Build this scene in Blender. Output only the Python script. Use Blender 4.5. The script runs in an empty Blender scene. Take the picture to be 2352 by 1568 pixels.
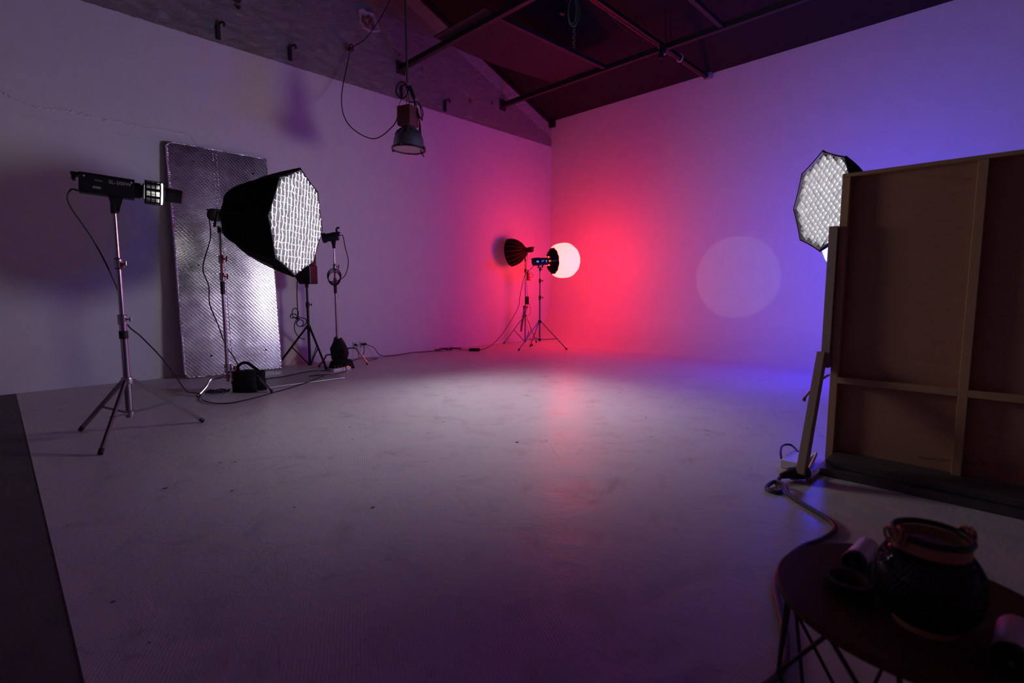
import bpy, bmesh, math, random
from mathutils import Vector as V, Matrix

random.seed(7)
PI = math.pi
sc = bpy.context.scene
COL = sc.collection

# ------------------------------------------------------------------ camera, world, exposure, room lights
YAW = math.radians(44.461)          # view direction, measured from +X (the left wall runs along X)
PITCH = math.radians(5.725)
cam_d = bpy.data.cameras.new('camera'); cam = bpy.data.objects.new('camera', cam_d); COL.objects.link(cam)
cam.location = (0, 0, 1.1)
cam.rotation_euler = (PI/2 - PITCH, 0, YAW - PI/2)
cam_d.sensor_width = 36; cam_d.lens = 36*1167/2352
cam_d.dof.use_dof = True; cam_d.dof.focus_distance = 6.0; cam_d.dof.aperture_fstop = 2.8
cam_d.clip_start = 0.05
sc.camera = cam
w = bpy.data.worlds.new('world'); sc.world = w; w.use_nodes = True
w.node_tree.nodes['Background'].inputs[0].default_value = (0.02, 0.02, 0.03, 1)
w.node_tree.nodes['Background'].inputs[1].default_value = 0.0
sc.view_settings.view_transform = 'Standard'; sc.view_settings.look = 'None'
sc.view_settings.gamma = 1; sc.view_settings.use_curve_mapping = False
sc.view_settings.exposure = 0.0
sc.cycles.max_bounces = 6; sc.cycles.diffuse_bounces = 4; sc.cycles.glossy_bounces = 3
sc.cycles.sample_clamp_indirect = 3.0
sc.cycles.adaptive_threshold = 0.08
sc.cycles.caustics_reflective = False; sc.cycles.caustics_refractive = False

# strengths of the lamps that stand in the room (used by their builders below)
KEY_W   = 27.0      # large gridded softbox on the left
OCTA_W  = 20.0      # octagonal softbox behind the wooden flat
SPOT_W  = 110.0      # projected disc on the far wall
TOP_W   = 235.0     # added overhead lamp, out of view, that makes the round floor pool
RED_L   = 28.0      # radiance of the red lantern
BLUE_L  = 37.0      # radiance of the blue lantern

def aim(o, d, roll=0):
    o.rotation_euler = V(d).to_track_quat('-Z', 'Y').to_euler()

def area_disk(name, loc, d, size, power, spread, color=(1, 1, 1)):
    l = bpy.data.lights.new(name, 'AREA'); l.shape = 'DISK'; l.size = size; l.energy = power
    l.spread = math.radians(spread); l.color = color
    o = bpy.data.objects.new(name, l); COL.objects.link(o); o.location = loc; aim(o, d)
    return o

# ------------------------------------------------------------------ materials
def mat(name, color=(.5, .5, .5), rough=.6, metal=0.0, spec=.5, emit=None, es=0.0, vary=0.0, vscale=6.0, bump=0.0, bscale=60.0, bdist=.01, trans=0.0, coat=0.0):
    m = bpy.data.materials.new(name); m.use_nodes = True
    nt = m.node_tree; b = nt.nodes['Principled BSDF']
    b.inputs['Base Color'].default_value = (*color, 1); b.inputs['Roughness'].default_value = rough
    b.inputs['Metallic'].default_value = metal; b.inputs['Specular IOR Level'].default_value = spec
    b.inputs['Transmission Weight'].default_value = trans; b.inputs['Coat Weight'].default_value = coat
    if emit: b.inputs['Emission Color'].default_value = (*emit, 1); b.inputs['Emission Strength'].default_value = es
    tc = nt.nodes.new('ShaderNodeTexCoord')
    if vary:
        n = nt.nodes.new('ShaderNodeTexNoise'); n.inputs['Scale'].default_value = vscale; n.inputs['Detail'].default_value = 6
        r = nt.nodes.new('ShaderNodeMix'); r.data_type = 'RGBA'
        r.inputs[6].default_value = (*[max(0, c*(1-vary)) for c in color], 1)
        r.inputs[7].default_value = (*[min(1, c*(1+vary)) for c in color], 1)
        nt.links.new(tc.outputs['Object'], n.inputs['Vector']); nt.links.new(n.outputs['Fac'], r.inputs[0])
        nt.links.new(r.outputs[2], b.inputs['Base Color'])
    if bump:
        n2 = nt.nodes.new('ShaderNodeTexNoise'); n2.inputs['Scale'].default_value = bscale; n2.inputs['Detail'].default_value = 4
        bp = nt.nodes.new('ShaderNodeBump'); bp.inputs['Strength'].default_value = bump; bp.inputs['Distance'].default_value = bdist
        nt.links.new(tc.outputs['Object'], n2.inputs['Vector']); nt.links.new(n2.outputs['Fac'], bp.inputs['Height'])
        nt.links.new(bp.outputs['Normal'], b.inputs['Normal'])
    return m

class NB:  # small node builder
    def __init__(s, m): s.t = m.node_tree; s.b = s.t.nodes['Principled BSDF']
    def n(s, kind, **kw):
        x = s.t.nodes.new(kind)
        for k, v in kw.items(): setattr(x, k, v)
        return x
    def l(s, a, b): s.t.links.new(a, b)
    def noise(s, vec, scale, detail=5, rough=.55, dist=0.0):
        x = s.n('ShaderNodeTexNoise'); x.inputs['Scale'].default_value = scale; x.inputs['Detail'].default_value = detail
        x.inputs['Roughness'].default_value = rough; x.inputs['Distortion'].default_value = dist
        if vec is not None: s.l(vec, x.inputs['Vector'])
        return x.outputs['Fac']
    def ramp(s, fac, stops):
        x = s.n('ShaderNodeValToRGB'); e = x.color_ramp.elements
        while len(e) < len(stops): e.new(.5)
        for i, (p, c) in enumerate(stops):
            e[i].position = p; e[i].color = (*c, 1) if len(c) == 3 else c
        s.l(fac, x.inputs[0]); return x.outputs[0]
    def math(s, op, a, b=None, c=None):
        x = s.n('ShaderNodeMath', operation=op)
        for i, q in enumerate((a, b, c)):
            if q is None: continue
            if isinstance(q, (int, float)): x.inputs[i].default_value = q
            else: s.l(q, x.inputs[i])
        return x.outputs[0]
    def mix(s, fac, a, b, blend='MIX'):
        x = s.n('ShaderNodeMix', data_type='RGBA', blend_type=blend)
        for i, q in ((0, fac), (6, a), (7, b)):
            if isinstance(q, (int, float)): x.inputs[i].default_value = q
            elif isinstance(q, tuple): x.inputs[i].default_value = (*q, 1)
            else: s.l(q, x.inputs[i])
        return x.outputs[2]
    def bump(s, h, strength, dist, normal=None):
        x = s.n('ShaderNodeBump'); x.inputs['Strength'].default_value = strength; x.inputs['Distance'].default_value = dist
        s.l(h, x.inputs['Height'])
        if normal is not None: s.l(normal, x.inputs['Normal'])
        return x.outputs['Normal']
    def pos(s): return s.n('ShaderNodeNewGeometry').outputs['Position']
    def obj(s): return s.n('ShaderNodeTexCoord').outputs['Object']
    def xyz(s, vec):
        x = s.n('ShaderNodeSeparateXYZ'); s.l(vec, x.inputs[0]); return x.outputs
    def scaled(s, vec, sx, sy, sz, rot=(0, 0, 0)):
        x = s.n('ShaderNodeMapping'); x.inputs['Scale'].default_value = (sx, sy, sz); x.inputs['Rotation'].default_value = rot
        s.l(vec, x.inputs['Vector']); return x.outputs[0]

def wall_paint(name, gable=False):
    m = mat(name, (.74, .74, .74), .75, spec=.3); k = NB(m); p = k.pos(); X = k.xyz(p)
    fine = k.noise(p, 45, 3); mid = k.noise(p, 5, 4)
    base = k.mix(mid, (.66, .66, .67), (.76, .755, .75))
    if gable:
        # unpainted old plaster above the level line; a lighter band runs along the roof edge
        lim = k.math('ADD', k.math('MULTIPLY', k.noise(p, 14, 3), .03), 4.275)
        up = k.math('GREATER_THAN', X[2], lim)
        rough = k.noise(p, 3.2, 8, .65, .6)
        plaster = k.mix(rough, (.30, .28, .285), (.46, .43, .42))
        edge = k.math('ADD', X[2], k.math('MULTIPLY', X[0], .371))     # constant along the roof slope
        band = k.math('GREATER_THAN', edge, 4.83+.371*8.975-.36)
        plaster = k.mix(band, plaster, (.58, .55, .54))
        base = k.mix(up, base, plaster)
        cr = k.noise(k.scaled(p, 1, 1, 1.6), 6, 7, .72, 1.1)
        n1 = k.bump(fine, .25, .004)
        nb = k.bump(k.math('MULTIPLY', cr, up), 1.0, .07, n1)
        k.l(nb, k.b.inputs['Normal'])
    else:
        k.l(k.bump(fine, .25, .004), k.b.inputs['Normal'])
    k.l(base, k.b.inputs['Base Color'])
    return m

def floor_mat(name, dark=False):
    m = mat(name, (.6, .6, .6), .4, spec=.08); k = NB(m); p = k.pos()
    big = k.noise(p, .9, 3, .6, .4); mid = k.noise(p, 4, 6, .65, .5); fine = k.noise(p, 60, 2)
    if dark: base = k.mix(mid, (.08, .07, .07), (.19, .175, .175))
    else:
        base = k.mix(big, (.56, .55, .55), (.66, .65, .65))
        scuff = k.ramp(mid, [(0.0, (.45, .44, .44)), (.34, (.78, .77, .77)), (.48, (.97, .97, .97)), (1, (1, 1, 1))])
        base = k.mix(.7, base, scuff, 'MULTIPLY')
        vo = k.n('ShaderNodeTexVoronoi'); vo.inputs['Scale'].default_value = 5.0; k.l(p, vo.inputs['Vector'])
        spk = k.math('LESS_THAN', vo.outputs['Distance'], k.math('MULTIPLY', k.math('SUBTRACT', k.noise(p, 1.3, 2), .2), .10))
        base = k.mix(spk, base, (.09, .08, .08))
        st = k.noise(k.scaled(p, 1, 2.4, 1, (0, 0, .7)), 2.2, 7, .72, 1.4)
        base = k.mix(k.ramp(st, [(.60, (0, 0, 0)), (.70, (.55, .55, .55))]), base, (.27, .26, .26))
        # long hairline cracks
        vc = k.n('ShaderNodeTexVoronoi', feature='DISTANCE_TO_EDGE'); vc.inputs['Scale'].default_value = .35
        dv = k.n('ShaderNodeVectorMath', operation='ADD'); k.l(p, dv.inputs[0])
        nz = k.n('ShaderNodeTexNoise'); nz.inputs['Scale'].default_value = 2.5; nz.inputs['Detail'].default_value = 6; k.l(p, nz.inputs['Vector'])
        sv = k.n('ShaderNodeVectorMath', operation='SCALE'); sv.inputs['Scale'].default_value = .35; k.l(nz.outputs['Color'], sv.inputs[0]); k.l(sv.outputs[0], dv.inputs[1])
        k.l(dv.outputs[0], vc.inputs['Vector'])
        crk = k.math('MULTIPLY', k.math('LESS_THAN', vc.outputs['Distance'], .0016), k.math('GREATER_THAN', k.noise(p, .7, 2), .56))
        base = k.mix(k.math('MULTIPLY', crk, .22), base, (.16, .15, .15))
    k.l(base, k.b.inputs['Base Color'])
    ro = k.ramp(mid, [(.25, (.24,)*3), (.75, (.50,)*3)] if not dark else [(.2, (.5,)*3), (.8, (.8,)*3)])
    k.l(ro, k.b.inputs['Roughness'])
    # combed trowel marks in patches
    wv = k.n('ShaderNodeTexWave', bands_direction='X'); wv.inputs['Scale'].default_value = 26; wv.inputs['Distortion'].default_value = 3.0; wv.inputs['Detail'].default_value = 3
    k.l(k.scaled(p, 1, 1, 1, (0, 0, .5)), wv.inputs['Vector'])
    patch = k.ramp(k.noise(p, .8, 3), [(.42, (0, 0, 0)), (.62, (1, 1, 1))])
    h = k.math('ADD', k.math('MULTIPLY', wv.outputs['Fac'], k.math('MULTIPLY', patch, .2)), k.math('ADD', k.math('MULTIPLY', mid, 4.0), k.math('MULTIPLY', fine, .5)))
    k.l(k.bump(h, .5, .0045), k.b.inputs['Normal'])
    return m

def wood_mat(name, c0, c1, axis='Z', rough=.6, knots=False):
    m = mat(name, c0, rough); k = NB(m); p = k.obj()
    s = {'Z': (9, 9, .7), 'Y': (9, .7, 9), 'X': (.7, 9, 9)}[axis]
    q = k.scaled(p, *s)
    g = k.noise(q, 3.0, 8, .6, .8); f = k.noise(k.scaled(p, *(v*6 for v in s)), 4, 4)
    c = k.mix(g, c0, c1); c = k.mix(.25, c, k.ramp(f, [(.3, (.5, .45, .4)), (.7, (1, 1, 1))]), 'MULTIPLY')
    if knots:
        kn = k.noise(k.scaled(p, 2.2, 1.2, 5), 1.6, 3, .5, 1.5)
        c = k.mix(k.ramp(kn, [(.66, (0, 0, 0)), (.74, (.55, .55, .55))]), c, (.06, .03, .015))
    k.l(c, k.b.inputs['Base Color']); k.l(k.bump(f, .15, .002), k.b.inputs['Normal'])
    return m

def foil_mat(name):
    m = mat(name, (.66, .65, .68), .26, metal=1.0); k = NB(m); p = k.obj()
    k.l(k.ramp(k.noise(p, 7, 5), [(.3, (.20,)*3), (.7, (.29,)*3)]), k.b.inputs['Roughness'])
    return m

M = {}
M['wall'] = wall_paint('white_wall_paint'); M['gable'] = wall_paint('gable_wall', True)
M['floor'] = floor_mat('white_floor_paint'); M['floor_dark'] = floor_mat('dark_concrete', True)
def cove_mat(name):
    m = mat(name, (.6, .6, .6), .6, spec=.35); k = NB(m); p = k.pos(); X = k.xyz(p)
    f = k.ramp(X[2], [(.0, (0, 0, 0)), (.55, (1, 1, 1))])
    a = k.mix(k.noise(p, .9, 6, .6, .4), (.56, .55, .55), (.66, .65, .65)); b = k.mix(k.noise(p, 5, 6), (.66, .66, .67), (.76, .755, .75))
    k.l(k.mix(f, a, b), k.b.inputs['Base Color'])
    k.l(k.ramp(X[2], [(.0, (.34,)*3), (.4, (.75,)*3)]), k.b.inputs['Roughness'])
    k.l(k.bump(k.noise(p, 45, 6), .25, .004), k.b.inputs['Normal'])
    return m
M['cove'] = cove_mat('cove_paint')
M['rear'] = mat('rear_wall_plaster', (.66, .65, .65), .9, vary=.2)
M['roof'] = wood_mat('dark_roof_boards', (.008, .007, .005), (.013, .011, .008), 'X', .9)
M['panel_dark'] = wood_mat('dark_ceiling_panel', (.022, .013, .012), (.034, .02, .018), 'X', .85)
M['iron'] = mat('dark_iron', (.035, .03, .032), .6, metal=.4, vary=.3, bump=.2)
M['rust'] = mat('rusty_iron', (.07, .04, .035), .7, metal=.3, vary=.4, vscale=20)
M['black'] = mat('black_plastic', (.012, .012, .013), .5, spec=.35)
M['black_metal'] = mat('black_painted_metal', (.015, .015, .016), .38, metal=.2)
M['fabric'] = mat('black_fabric', (.007, .007, .008), .95, spec=.1, bump=.3, bscale=300, bdist=.001)
M['nylon'] = mat('black_nylon', (.010, .010, .011), .8, spec=.25, bump=.5, bscale=24, bdist=.01)
M['chrome'] = mat('chrome_steel', (.46, .44, .44), .24, metal=1.0)
M['steel'] = mat('brushed_steel', (.42, .41, .42), .32, metal=1.0, vary=.1)
M['alu'] = mat('grey_anodised_aluminium', (.30, .29, .33), .35, metal=.9)
M['silver'] = mat('silver_lining', (.75, .75, .77), .35, metal=.8)
M['grid'] = mat('white_grid_fabric', (.60, .60, .62), .7, spec=.2, vary=.12, vscale=30)
M['cable'] = mat('black_rubber_cable', (.012, .012, .013), .5, spec=.4)
M['white_plastic'] = mat('white_plastic', (.68, .67, .67), .4)
M['grey_cable'] = mat('grey_rubber_cable', (.05, .05, .055), .5)
M['foil'] = foil_mat('embossed_aluminium_foil')
M['foil_edge'] = mat('crumpled_foil_edge', (.8, .8, .82), .22, metal=1, bump=.8, bscale=40, bdist=.02)
M['board_edge'] = mat('dark_board_edge', (.06, .04, .045), .8)
M['hole'] = mat('dark_hole', (.01, .008, .008), .9)
M['key_glow'] = mat('softbox_diffuser', (.9, .9, .9), .7, emit=(1, 1, 1), es=1.0)
M['octa_glow'] = mat('octa_diffuser', (.9, .9, .9), .7, emit=(1, .99, 1), es=1.7)
M['leak'] = mat('lamp_glow', (1, 1, 1), .5, emit=(1, .97, .93), es=14)
M['leak_dim'] = mat('lamp_glow_dim', (1, 1, 1), .5, emit=(1, .95, .9), es=.3)
M['leak_soft'] = mat('lamp_glow_soft', (1, 1, 1), .5, emit=(1, .97, .93), es=4)
M['red_glow'] = mat('red_lit_lantern_fabric', (.8, .8, .8), .8, emit=(1, .0225, .019), es=RED_L)
M['blue_glow'] = mat('blue_lit_lantern_fabric', (.8, .8, .8), .8, emit=(.020, .024, 1), es=BLUE_L)
M['seam'] = mat('lantern_seam', (.5, .4, .35), .8, emit=(1, .02, .012), es=22)
M['display'] = mat('blue_display', (.01, .02, .1), .4, emit=(.02, .16, 1), es=2.2)
M['led'] = mat('red_led', (.3, 0, 0), .4, emit=(1, .03, .02), es=3)
M['print'] = mat('grey_print', (.55, .55, .56), .6)
M['print_white'] = mat('white_print', (.55, .55, .55), .6)
M['gold'] = mat('gold_seam', (.22, .10, .05), .4, metal=.4)
M['lens'] = mat('projector_lens', (.6, .45, .38), .12, metal=.9)
M['ply'] = wood_mat('pale_plywood', (.31, .158, .088), (.40, .215, .125), 'Y', .65, True)
M['batten'] = wood_mat('pine_batten', (.36, .21, .105), (.47, .29, .15), 'Z', .6)
M['batten_h'] = wood_mat('pine_batten_rail', (.36, .21, .105), (.47, .29, .15), 'Y', .6)
M['brace'] = wood_mat('grey_pine_brace', (.30, .21, .15), (.40, .29, .21), 'Z', .7)
M['plank'] = wood_mat('dark_grey_plank', (.055, .05, .05), (.085, .078, .075), 'Y', .55)
M['table_top'] = wood_mat('dark_table_wood', (.06, .036, .022), (.10, .062, .036), 'X', .6)
M['table_top'].node_tree.nodes['Principled BSDF'].inputs['Specular IOR Level'].default_value = .18
M['dark_glass'] = mat('dark_glass', (.008, .007, .008), .07, spec=.6)
M['rod'] = mat('black_wire_rod', (.012, .011, .011), .45, metal=.3)
M['tape'] = mat('black_gaffer_tape', (.012, .012, .013), .55, bump=.2, bscale=90)
M['tape_core'] = mat('cardboard_core', (.10, .09, .08), .8)
M['core_red'] = mat('red_core_print', (.22, .05, .05), .8)
M['core_blue'] = mat('blue_core_print', (.05, .10, .2), .8)
M['can'] = mat('grey_can', (.74, .71, .73), .35, metal=.2)
M['bamboo'] = wood_mat('bamboo_strip', (.34, .19, .09), (.46, .27, .13), 'Z', .45)
M['wicker'] = mat('black_mesh_wire', (.010, .009, .010), .4, metal=.3)
M['glass'] = mat('clear_glass', (.9, .9, .9), .03, trans=1.0)
M['ballast'] = mat('red_brown_ballast_box', (.13, .032, .036), .55)
M['reflector'] = mat('aluminium_reflector', (.30, .30, .34), .38, metal=.85)
M['lamp_glass'] = mat('frosted_lamp_glass', (.45, .36, .38), .35)
M['rope'] = mat('grey_green_rope', (.05, .055, .045), .8, bump=.6, bscale=80)
M['green'] = mat('green_cable', (.08, .20, .06), .45)
M['brick'] = mat('red_brick', (.22, .07, .05), .9, vary=.4, bump=.5, bscale=30)
M['plaster'] = mat('broken_plaster', (.44, .36, .37), .9, vary=.3, vscale=25, bump=.6, bscale=40)
M['wire_white'] = mat('white_coated_wire', (.75, .74, .76), .35, metal=.2)
M['pouch'] = mat('grey_pouch', (.13, .13, .17), .7, bump=.3)
M['orange'] = mat('orange_plastic', (.55, .14, .05), .45)
M['red_plastic'] = mat('red_plastic', (.45, .02, .03), .4)
M['grey_box'] = mat('grey_junction_box', (.34, .34, .36), .5)
M['skirt'] = mat('black_lantern_skirt', (.010, .008, .009), .85, spec=.2)

for k_ in ('leak', 'leak_dim', 'leak_soft', 'seam', 'display', 'led'): M[k_].cycles.emission_sampling = 'NONE'   # tiny glowing parts: not sampled as lamps

# ------------------------------------------------------------------ mesh helpers (world coordinates)
def bm_new(): return bmesh.new()
def frame(d, up=(0, 0, 1)):
    d = V(d).normalized(); s = V(up).cross(d)
    if s.length < 1e-5: s = V((1, 0, 0)).cross(d)
    s.normalize(); u = d.cross(s); return d, s, u

def add(bm, vs, fs):
    bv = [bm.verts.new(v) for v in vs]
    for f in fs:
        try: bm.faces.new([bv[i] for i in f])
        except ValueError: pass
    return bm

def box(bm, c, size, ax=None, bev=0.0):
    c = V(c); hx, hy, hz = (q/2 for q in size)
    X, Y, Z = ax if ax else (V((1, 0, 0)), V((0, 1, 0)), V((0, 0, 1)))
    vs = [c + X*(hx*a) + Y*(hy*b) + Z*(hz*d) for a in (-1, 1) for b in (-1, 1) for d in (-1, 1)]
    n0 = len(bm.verts)
    fs = [(0, 1, 3, 2), (4, 6, 7, 5), (0, 4, 5, 1), (2, 3, 7, 6), (0, 2, 6, 4), (1, 5, 7, 3)]
    bv = [bm.verts.new(v) for v in vs]; nf = [bm.faces.new([bv[i] for i in f]) for f in fs]
    if bev:
        es = list({e for f in nf for e in f.edges})
        bmesh.ops.bevel(bm, geom=es, offset=bev, segments=2, affect='EDGES', profile=.5)
    return bm

def bar(bm, p0, p1, wd, th, up=(0, 0, 1)):
    p0, p1 = V(p0), V(p1); d, s, u = frame(p1-p0, up)
    return box(bm, (p0+p1)/2, ((p1-p0).length, wd, th), (d, s, u))

def rings(bm, rs, caps=True, closed=False):
    bvs = [[bm.verts.new(v) for v in r] for r in rs]; n = len(rs[0])
    rng = range(len(bvs)) if closed else range(len(bvs)-1)
    for i in rng:
        a, b = bvs[i], bvs[(i+1) % len(bvs)]
        for j in range(n): bm.faces.new((a[j], a[(j+1) % n], b[(j+1) % n], b[j]))
    if caps and not closed:
        bm.faces.new(list(reversed(bvs[0]))); bm.faces.new(bvs[-1])
    return bm

def lathe(bm, prof, o, axis=(0, 0, 1), seg=24, caps=True, up=(0, 0, 1), ph=0.0, fr=None):
    d, s, u = fr if fr else frame(axis, up); o = V(o)
    return rings(bm, [[o + d*z + (s*math.cos(ph+2*PI*j/seg) + u*math.sin(ph+2*PI*j/seg))*max(r, 1e-4) for j in range(seg)] for r, z in prof], caps)

def cyl(bm, p0, p1, r0, r1=None, seg=16, caps=True):
    p0, p1 = V(p0), V(p1); L = (p1-p0).length
    return lathe(bm, [(r0, 0), (r1 if r1 is not None else r0, L)], p0, p1-p0, seg, caps)

def smooth_path(pts, n=6, closed=False):
    pts = [V(p) for p in pts]; out = []; N = len(pts)
    for i in range(N if closed else N-1):
        p0 = pts[(i-1) % N] if (closed or i > 0) else pts[0]; p1 = pts[i]; p2 = pts[(i+1) % N]
        p3 = pts[(i+2) % N] if (closed or i+2 < N) else pts[-1]
        for k in range(n):
            t = k/n
            out.append(.5*((2*p1) + (p2-p0)*t + (2*p0-5*p1+4*p2-p3)*t*t + (3*p1-p0-3*p2+p3)*t**3))
    if not closed: out.append(pts[-1])
    return out

def tube(bm, pts, r, seg=8, closed=False, n=0):
    pts = smooth_path(pts, n, closed) if n else [V(p) for p in pts]
    N = len(pts); up = None; rs = []
    for i, p in enumerate(pts):
        t = (pts[(i+1) % N] - pts[i-1]) if (closed or 0 < i < N-1) else (pts[1]-pts[0] if i == 0 else pts[-1]-pts[-2])
        t.normalize()
        if up is None: up = V((0, 0, 1)) if abs(t.z) < .9 else V((1, 0, 0))
        s = up.cross(t); 
        if s.length < 1e-6: s = V((1, 0, 0)).cross(t)
        s.normalize(); up = t.cross(s)
        rr = r[i] if isinstance(r, (list, tuple)) else r
        rs.append([p + (s*math.cos(2*PI*j/seg) + up*math.sin(2*PI*j/seg))*rr for j in range(seg)])
    return rings(bm, rs, True, closed)

def prism(bm, poly, o, ux, uy, un, depth):
    o, ux, uy, un = V(o), V(ux), V(uy), V(un)
    a = [o + ux*x + uy*y for x, y in poly]; b = [p + un*depth for p in a]
    return rings(bm, [a, b], True)

def sphere(bm, c, r, seg=16, rg=10, scale=(1, 1, 1), ax=None):
    c = V(c); X, Y, Z = ax if ax else (V((1, 0, 0)), V((0, 1, 0)), V((0, 0, 1)))
    rs = []
    for i in range(1, rg):
        th = PI*i/rg
        rs.append([c + X*(r*scale[0]*math.sin(th)*math.cos(2*PI*j/seg)) + Y*(r*scale[1]*math.sin(th)*math.sin(2*PI*j/seg)) - Z*(r*scale[2]*math.cos(th)) for j in range(seg)])
    return rings(bm, rs, True)

def finish(bm, name, loc, m, parent=None, smooth=True, ang=35):
    bmesh.ops.recalc_face_normals(bm, faces=bm.faces)
    me = bpy.data.meshes.new(name); bm.to_mesh(me); bm.free()
    loc = V(loc); me.transform(Matrix.Translation(-loc))
    me.materials.append(M[m] if isinstance(m, str) else m)
    if smooth:
        for p in me.polygons: p.use_smooth = True
        me.set_sharp_from_angle(angle=math.radians(ang))
    o = bpy.data.objects.new(name, me); COL.objects.link(o)
    if parent is not None: o.parent = parent
    else: o.location = loc
    return o

class Thing:
    def __init__(s, name, label, cat, loc, group=None, kind=None):
        s.e = bpy.data.objects.new(name, None); COL.objects.link(s.e); s.loc = V(loc); s.e.location = s.loc
        s.e.empty_display_size = .1; s.e['label'] = label
        if cat: s.e['category'] = cat
        if group: s.e['group'] = group
        if kind: s.e['kind'] = kind
    def part(s, name, bm, m, under=None, smooth=True, label=None, ang=35):
        o = finish(bm, name, s.loc, m, under if under is not None else s.e, smooth, ang)
        if label: o['label'] = label
        return o

def solo(name, bm, m, label, cat, loc, group=None, smooth=True, ang=35):
    o = finish(bm, name, loc, m, None, smooth, ang); o['label'] = label; o['category'] = cat
    if group: o['group'] = group
    return o

def struct(name, bm, m, loc=(0, 0, 0), label=None, smooth=False, parent=None):
    o = finish(bm, name, loc, m, parent, smooth)
    if parent is None: o['kind'] = 'structure'
    if label: o['label'] = label
    return o

def text_bm(txt, size, o, ux, uy, depth=.001):
    cu = bpy.data.curves.new('txt', 'FONT'); cu.body = txt; cu.size = size; cu.extrude = depth; cu.resolution_u = 2; cu.align_x = 'CENTER'; cu.align_y = 'CENTER'
    ob = bpy.data.objects.new('txt', cu); COL.objects.link(ob)
    dg = bpy.context.evaluated_depsgraph_get(); me = bpy.data.meshes.new_from_object(ob.evaluated_get(dg))
    bpy.data.objects.remove(ob); bpy.data.curves.remove(cu)
    ux, uy = V(ux).normalized(), V(uy).normalized(); uz = ux.cross(uy)
    mt = Matrix(((ux.x, uy.x, uz.x, o[0]), (ux.y, uy.y, uz.y, o[1]), (ux.z, uy.z, uz.z, o[2]), (0, 0, 0, 1)))
    me.transform(mt); bm = bm_new(); bm.from_mesh(me); bpy.data.meshes.remove(me)
    return bm

# ------------------------------------------------------------------ the room
XR, YL, EAVE, SL = 8.975, 7.58, 4.83, .371
XB, YB, RIDGE = -3.0, -3.2, 3.0
R0 = 1.0                                # radius of the cove at the foot of the right wall
XW = 0.105                              # where the white floor paint ends
def roof_z(x): return EAVE + SL*(XR - x) if x > RIDGE else EAVE + SL*(XR-RIDGE)*(x-XB)/(RIDGE-XB)

bm = bm_new(); box(bm, ((XW+XR-R0)/2, (YL+YB)/2, -.05), (XR-R0-XW, YL-YB, .1)); struct('floor', bm, 'floor', label='white painted concrete floor with scuffs and combed trowel marks')
bm = bm_new(); box(bm, ((XW+XB)/2, (YL+YB)/2, -.053), (XW-XB, YL-YB, .1)); struct('floor', bm, 'floor_dark', label='dark bare concrete floor strip beside the white paint')
bm = bm_new()
prof = [(XR-R0 + R0*math.sin(a), R0 - R0*math.cos(a)) for a in [PI/2*i/24 for i in range(25)]]
prof = prof + [(XR+.2, R0), (XR+.2, -.1), (XR-R0, -.1)]
rings(bm, [[V((x, YL, z)) for x, z in prof], [V((x, YB, z)) for x, z in prof]])
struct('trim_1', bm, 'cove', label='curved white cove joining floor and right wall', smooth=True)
bm = bm_new(); box(bm, (XR+.1, (YL+YB)/2, (R0+EAVE+.02)/2+0), (.2, YL-YB, EAVE+.02-R0)); 
for v in bm.verts: v.co.z += 0
struct('wall_right', bm, 'wall', label='white painted wall behind the lit corner')
bm = bm_new()
prism(bm, [(XB, -.1), (XR+.2, -.1), (XR+.2, EAVE), (RIDGE, roof_z(RIDGE)), (XB, EAVE)], (0, YL, 0), (1, 0, 0), (0, 0, 1), (0, 1, 0), .25)
wl = struct('wall_left', bm, 'gable', label='tall gable wall, painted white below a level line')
bm = bm_new()
prism(bm, [(XB, -.1), (XR+.2, -.1), (XR+.2, EAVE), (RIDGE, roof_z(RIDGE)), (XB, EAVE)], (0, YB, 0), (1, 0, 0), (0, 0, 1), (0, -1, 0), .25)
struct('wall_back', bm, 'rear', label='plain gable wall behind the camera')
bm = bm_new(); box(bm, (XB-.1, (YL+YB)/2, EAVE/2-.05), (.2, YL-YB, EAVE+.1)); struct('wall_rear', bm, 'rear', label='plain side wall behind the camera')
bm = bm_new()
prof = [(XB-.2, EAVE-.07), (RIDGE, roof_z(RIDGE)), (XR+.2, EAVE-.0742), (XR+.2, EAVE+.1), (RIDGE, roof_z(RIDGE)+.18), (XB-.2, EAVE+.1)]
rings(bm, [[V((x, YL+.25, z)) for x, z in prof], [V((x, YB-.25, z)) for x, z in prof]])
roof = struct('ceiling', bm, 'roof', label='dark pitched roof of stained boards')
# verge timber where the roof meets the gable
bm = bm_new(); bar(bm, (RIDGE+.1, YL-.03, roof_z(RIDGE+.1)-.045), (XR-.02, YL-.03, roof_z(XR-.02)-.045), .06, .09)
finish(bm, 'verge_board', (0, 0, 0), 'roof', roof, False)
bm = bm_new(); box(bm, (XR-.05, YL-.06, EAVE-.06), (.1, .12, .16)); finish(bm, 'eave_block', (0, 0, 0), 'roof', roof, False)

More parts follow.
